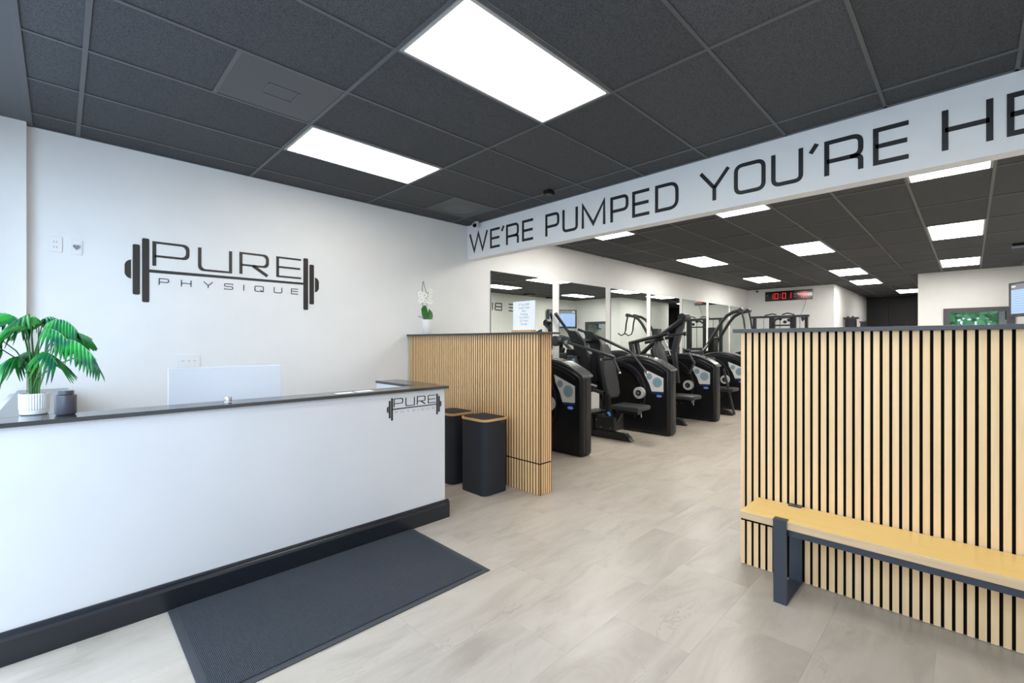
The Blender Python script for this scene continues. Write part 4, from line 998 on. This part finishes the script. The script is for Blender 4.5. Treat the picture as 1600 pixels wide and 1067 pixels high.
MB().box(10.8, 11.05, 4.2, 4.35, 1.0, 1.75, bev=.02).build('head_cover', M['black'], t, smooth=True)
T(t, 'cross_tube', 'steel_black', [(10.7, 4.2, 1.5), (11.1, 4.2, 1.5)], .03)
MB().box(10.6, 11.7, 4.30, 4.42, .003, .09).build('base_beam', M['steel_black'], t)
MB().prism([(4.45, .003), (3.37, .003), (3.40, .06), (3.47, .10), (4.45, .13)], fx_(10.95), .09).build('base_beam', M['steel_black'], t)
MB().box(10.8, 11.2, 3.3, 3.75, .455, .525, bev=.028).build('seat', M['pad'], t, smooth=True)
MB().obox((11.0, 3.55, .46), (11.0, 3.75, .1), .07, .07, (1, 0, 0)).build('seat_post', M['steel_black'], t)

# cable trainer by the far wall
t = empty('cable_trainer', (14.6, 3.9, 0)); tag(t, 'wide black cable trainer standing before the far wall under the clock', 'exercise machine')
for y, hw in ((4.50, .04), (4.03, .07), (3.50, .07), (3.18, .035)): MB().box(14.55, 14.65, y-hw, y+hw, .003, 2.10).build('post', M['black'], t)
MB().box(14.56, 14.64, 3.12, 4.60, 2.10, 2.16).build('top_beam', M['steel_black'], t)
for a, b_ in ((4.50, 4.03), (3.50, 3.18)):
    MB().box(14.52, 14.70, b_-.08, a+.08, .003, .09).build('base', M['steel_black'], t)
    MB().box(14.57, 14.63, b_+.08, a-.08, .12, 1.15).build('weight_stack', M['gunmetal'], t)
    T(t, 'guide_rod', 'chrome', [(14.6, (a+b_)/2, 1.15), (14.6, (a+b_)/2, 2.10)], .012)
T(t, 'arched_brace', 'steel_black', [(14.53, 4.04, 1.86), (14.53, 4.0, 1.98), (14.53, 3.90, 2.06), (14.53, 3.75, 2.10), (14.53, 3.50, 2.11)], .03)
for y, z in ((3.80, 2.06), (3.68, 1.97), (3.58, 2.02), (3.24, 2.05)):
    MB().prism(disc(0, 0, y, z, .045), fx_(14.48), .03).build('pulley', M['black'], t)
T(t, 'grip_bar', 'steel_black', [(14.5, 4.2, 2.17), (14.5, 4.0, 2.21), (14.5, 3.9, 2.18)], .018); T(t, 'grip_bar', 'steel_black', [(14.5, 3.75, 2.18), (14.5, 3.62, 2.22), (14.5, 3.45, 2.17)], .018)
T(t, 'grip_bar', 'steel_black', [(14.5, 3.27, 2.12), (14.5, 3.25, 1.98)], .022)
MB().box(14.56, 14.64, 3.55, 3.98, 1.86, 1.90).build('cross_beam', M['steel_black'], t)
T(t, 'cable', 'black', [(14.48, 3.80, 2.02), (14.48, 3.80, 1.2)], .008)
MB().box(14.44, 14.52, 3.62, 3.96, 1.08, 1.22, bev=.01).build('weight_block', M['gunmetal'], t)
# stack in the corridor
t = empty('weight_machine', (17.0, 2.5, 0)); tag(t, 'black weight column with a flat top bar in the corridor mouth', 'exercise machine')
MB().box(16.9, 17.1, 2.42, 2.68, .003, 2.10).build('column', M['black'], t)
MB().box(16.9, 17.1, 2.36, 2.72, 2.10, 2.15).build('top_bar', M['steel_black'], t)
for y in (2.50, 2.62): MB().prism(disc(0, 0, y, 2.165, .025), fx_(16.98), .05).build('pulley', M['black'], t)
MB().box(16.7, 17.3, 2.36, 2.70, .003, .06).build('base', M['steel_black'], t)
t = empty('weight_machine', (17.0, 2.25, 0)); tag(t, 'lower black weight column right of the taller corridor column', 'exercise machine')
MB().box(16.92, 17.1, 2.19, 2.31, .003, 1.98).build('column', M['black'], t)
MB().box(16.9, 17.12, 2.17, 2.33, 1.98, 2.02).build('top_bar', M['steel_black'], t)
MB().box(16.8, 17.2, 2.16, 2.33, .003, .05).build('base', M['steel_black'], t)
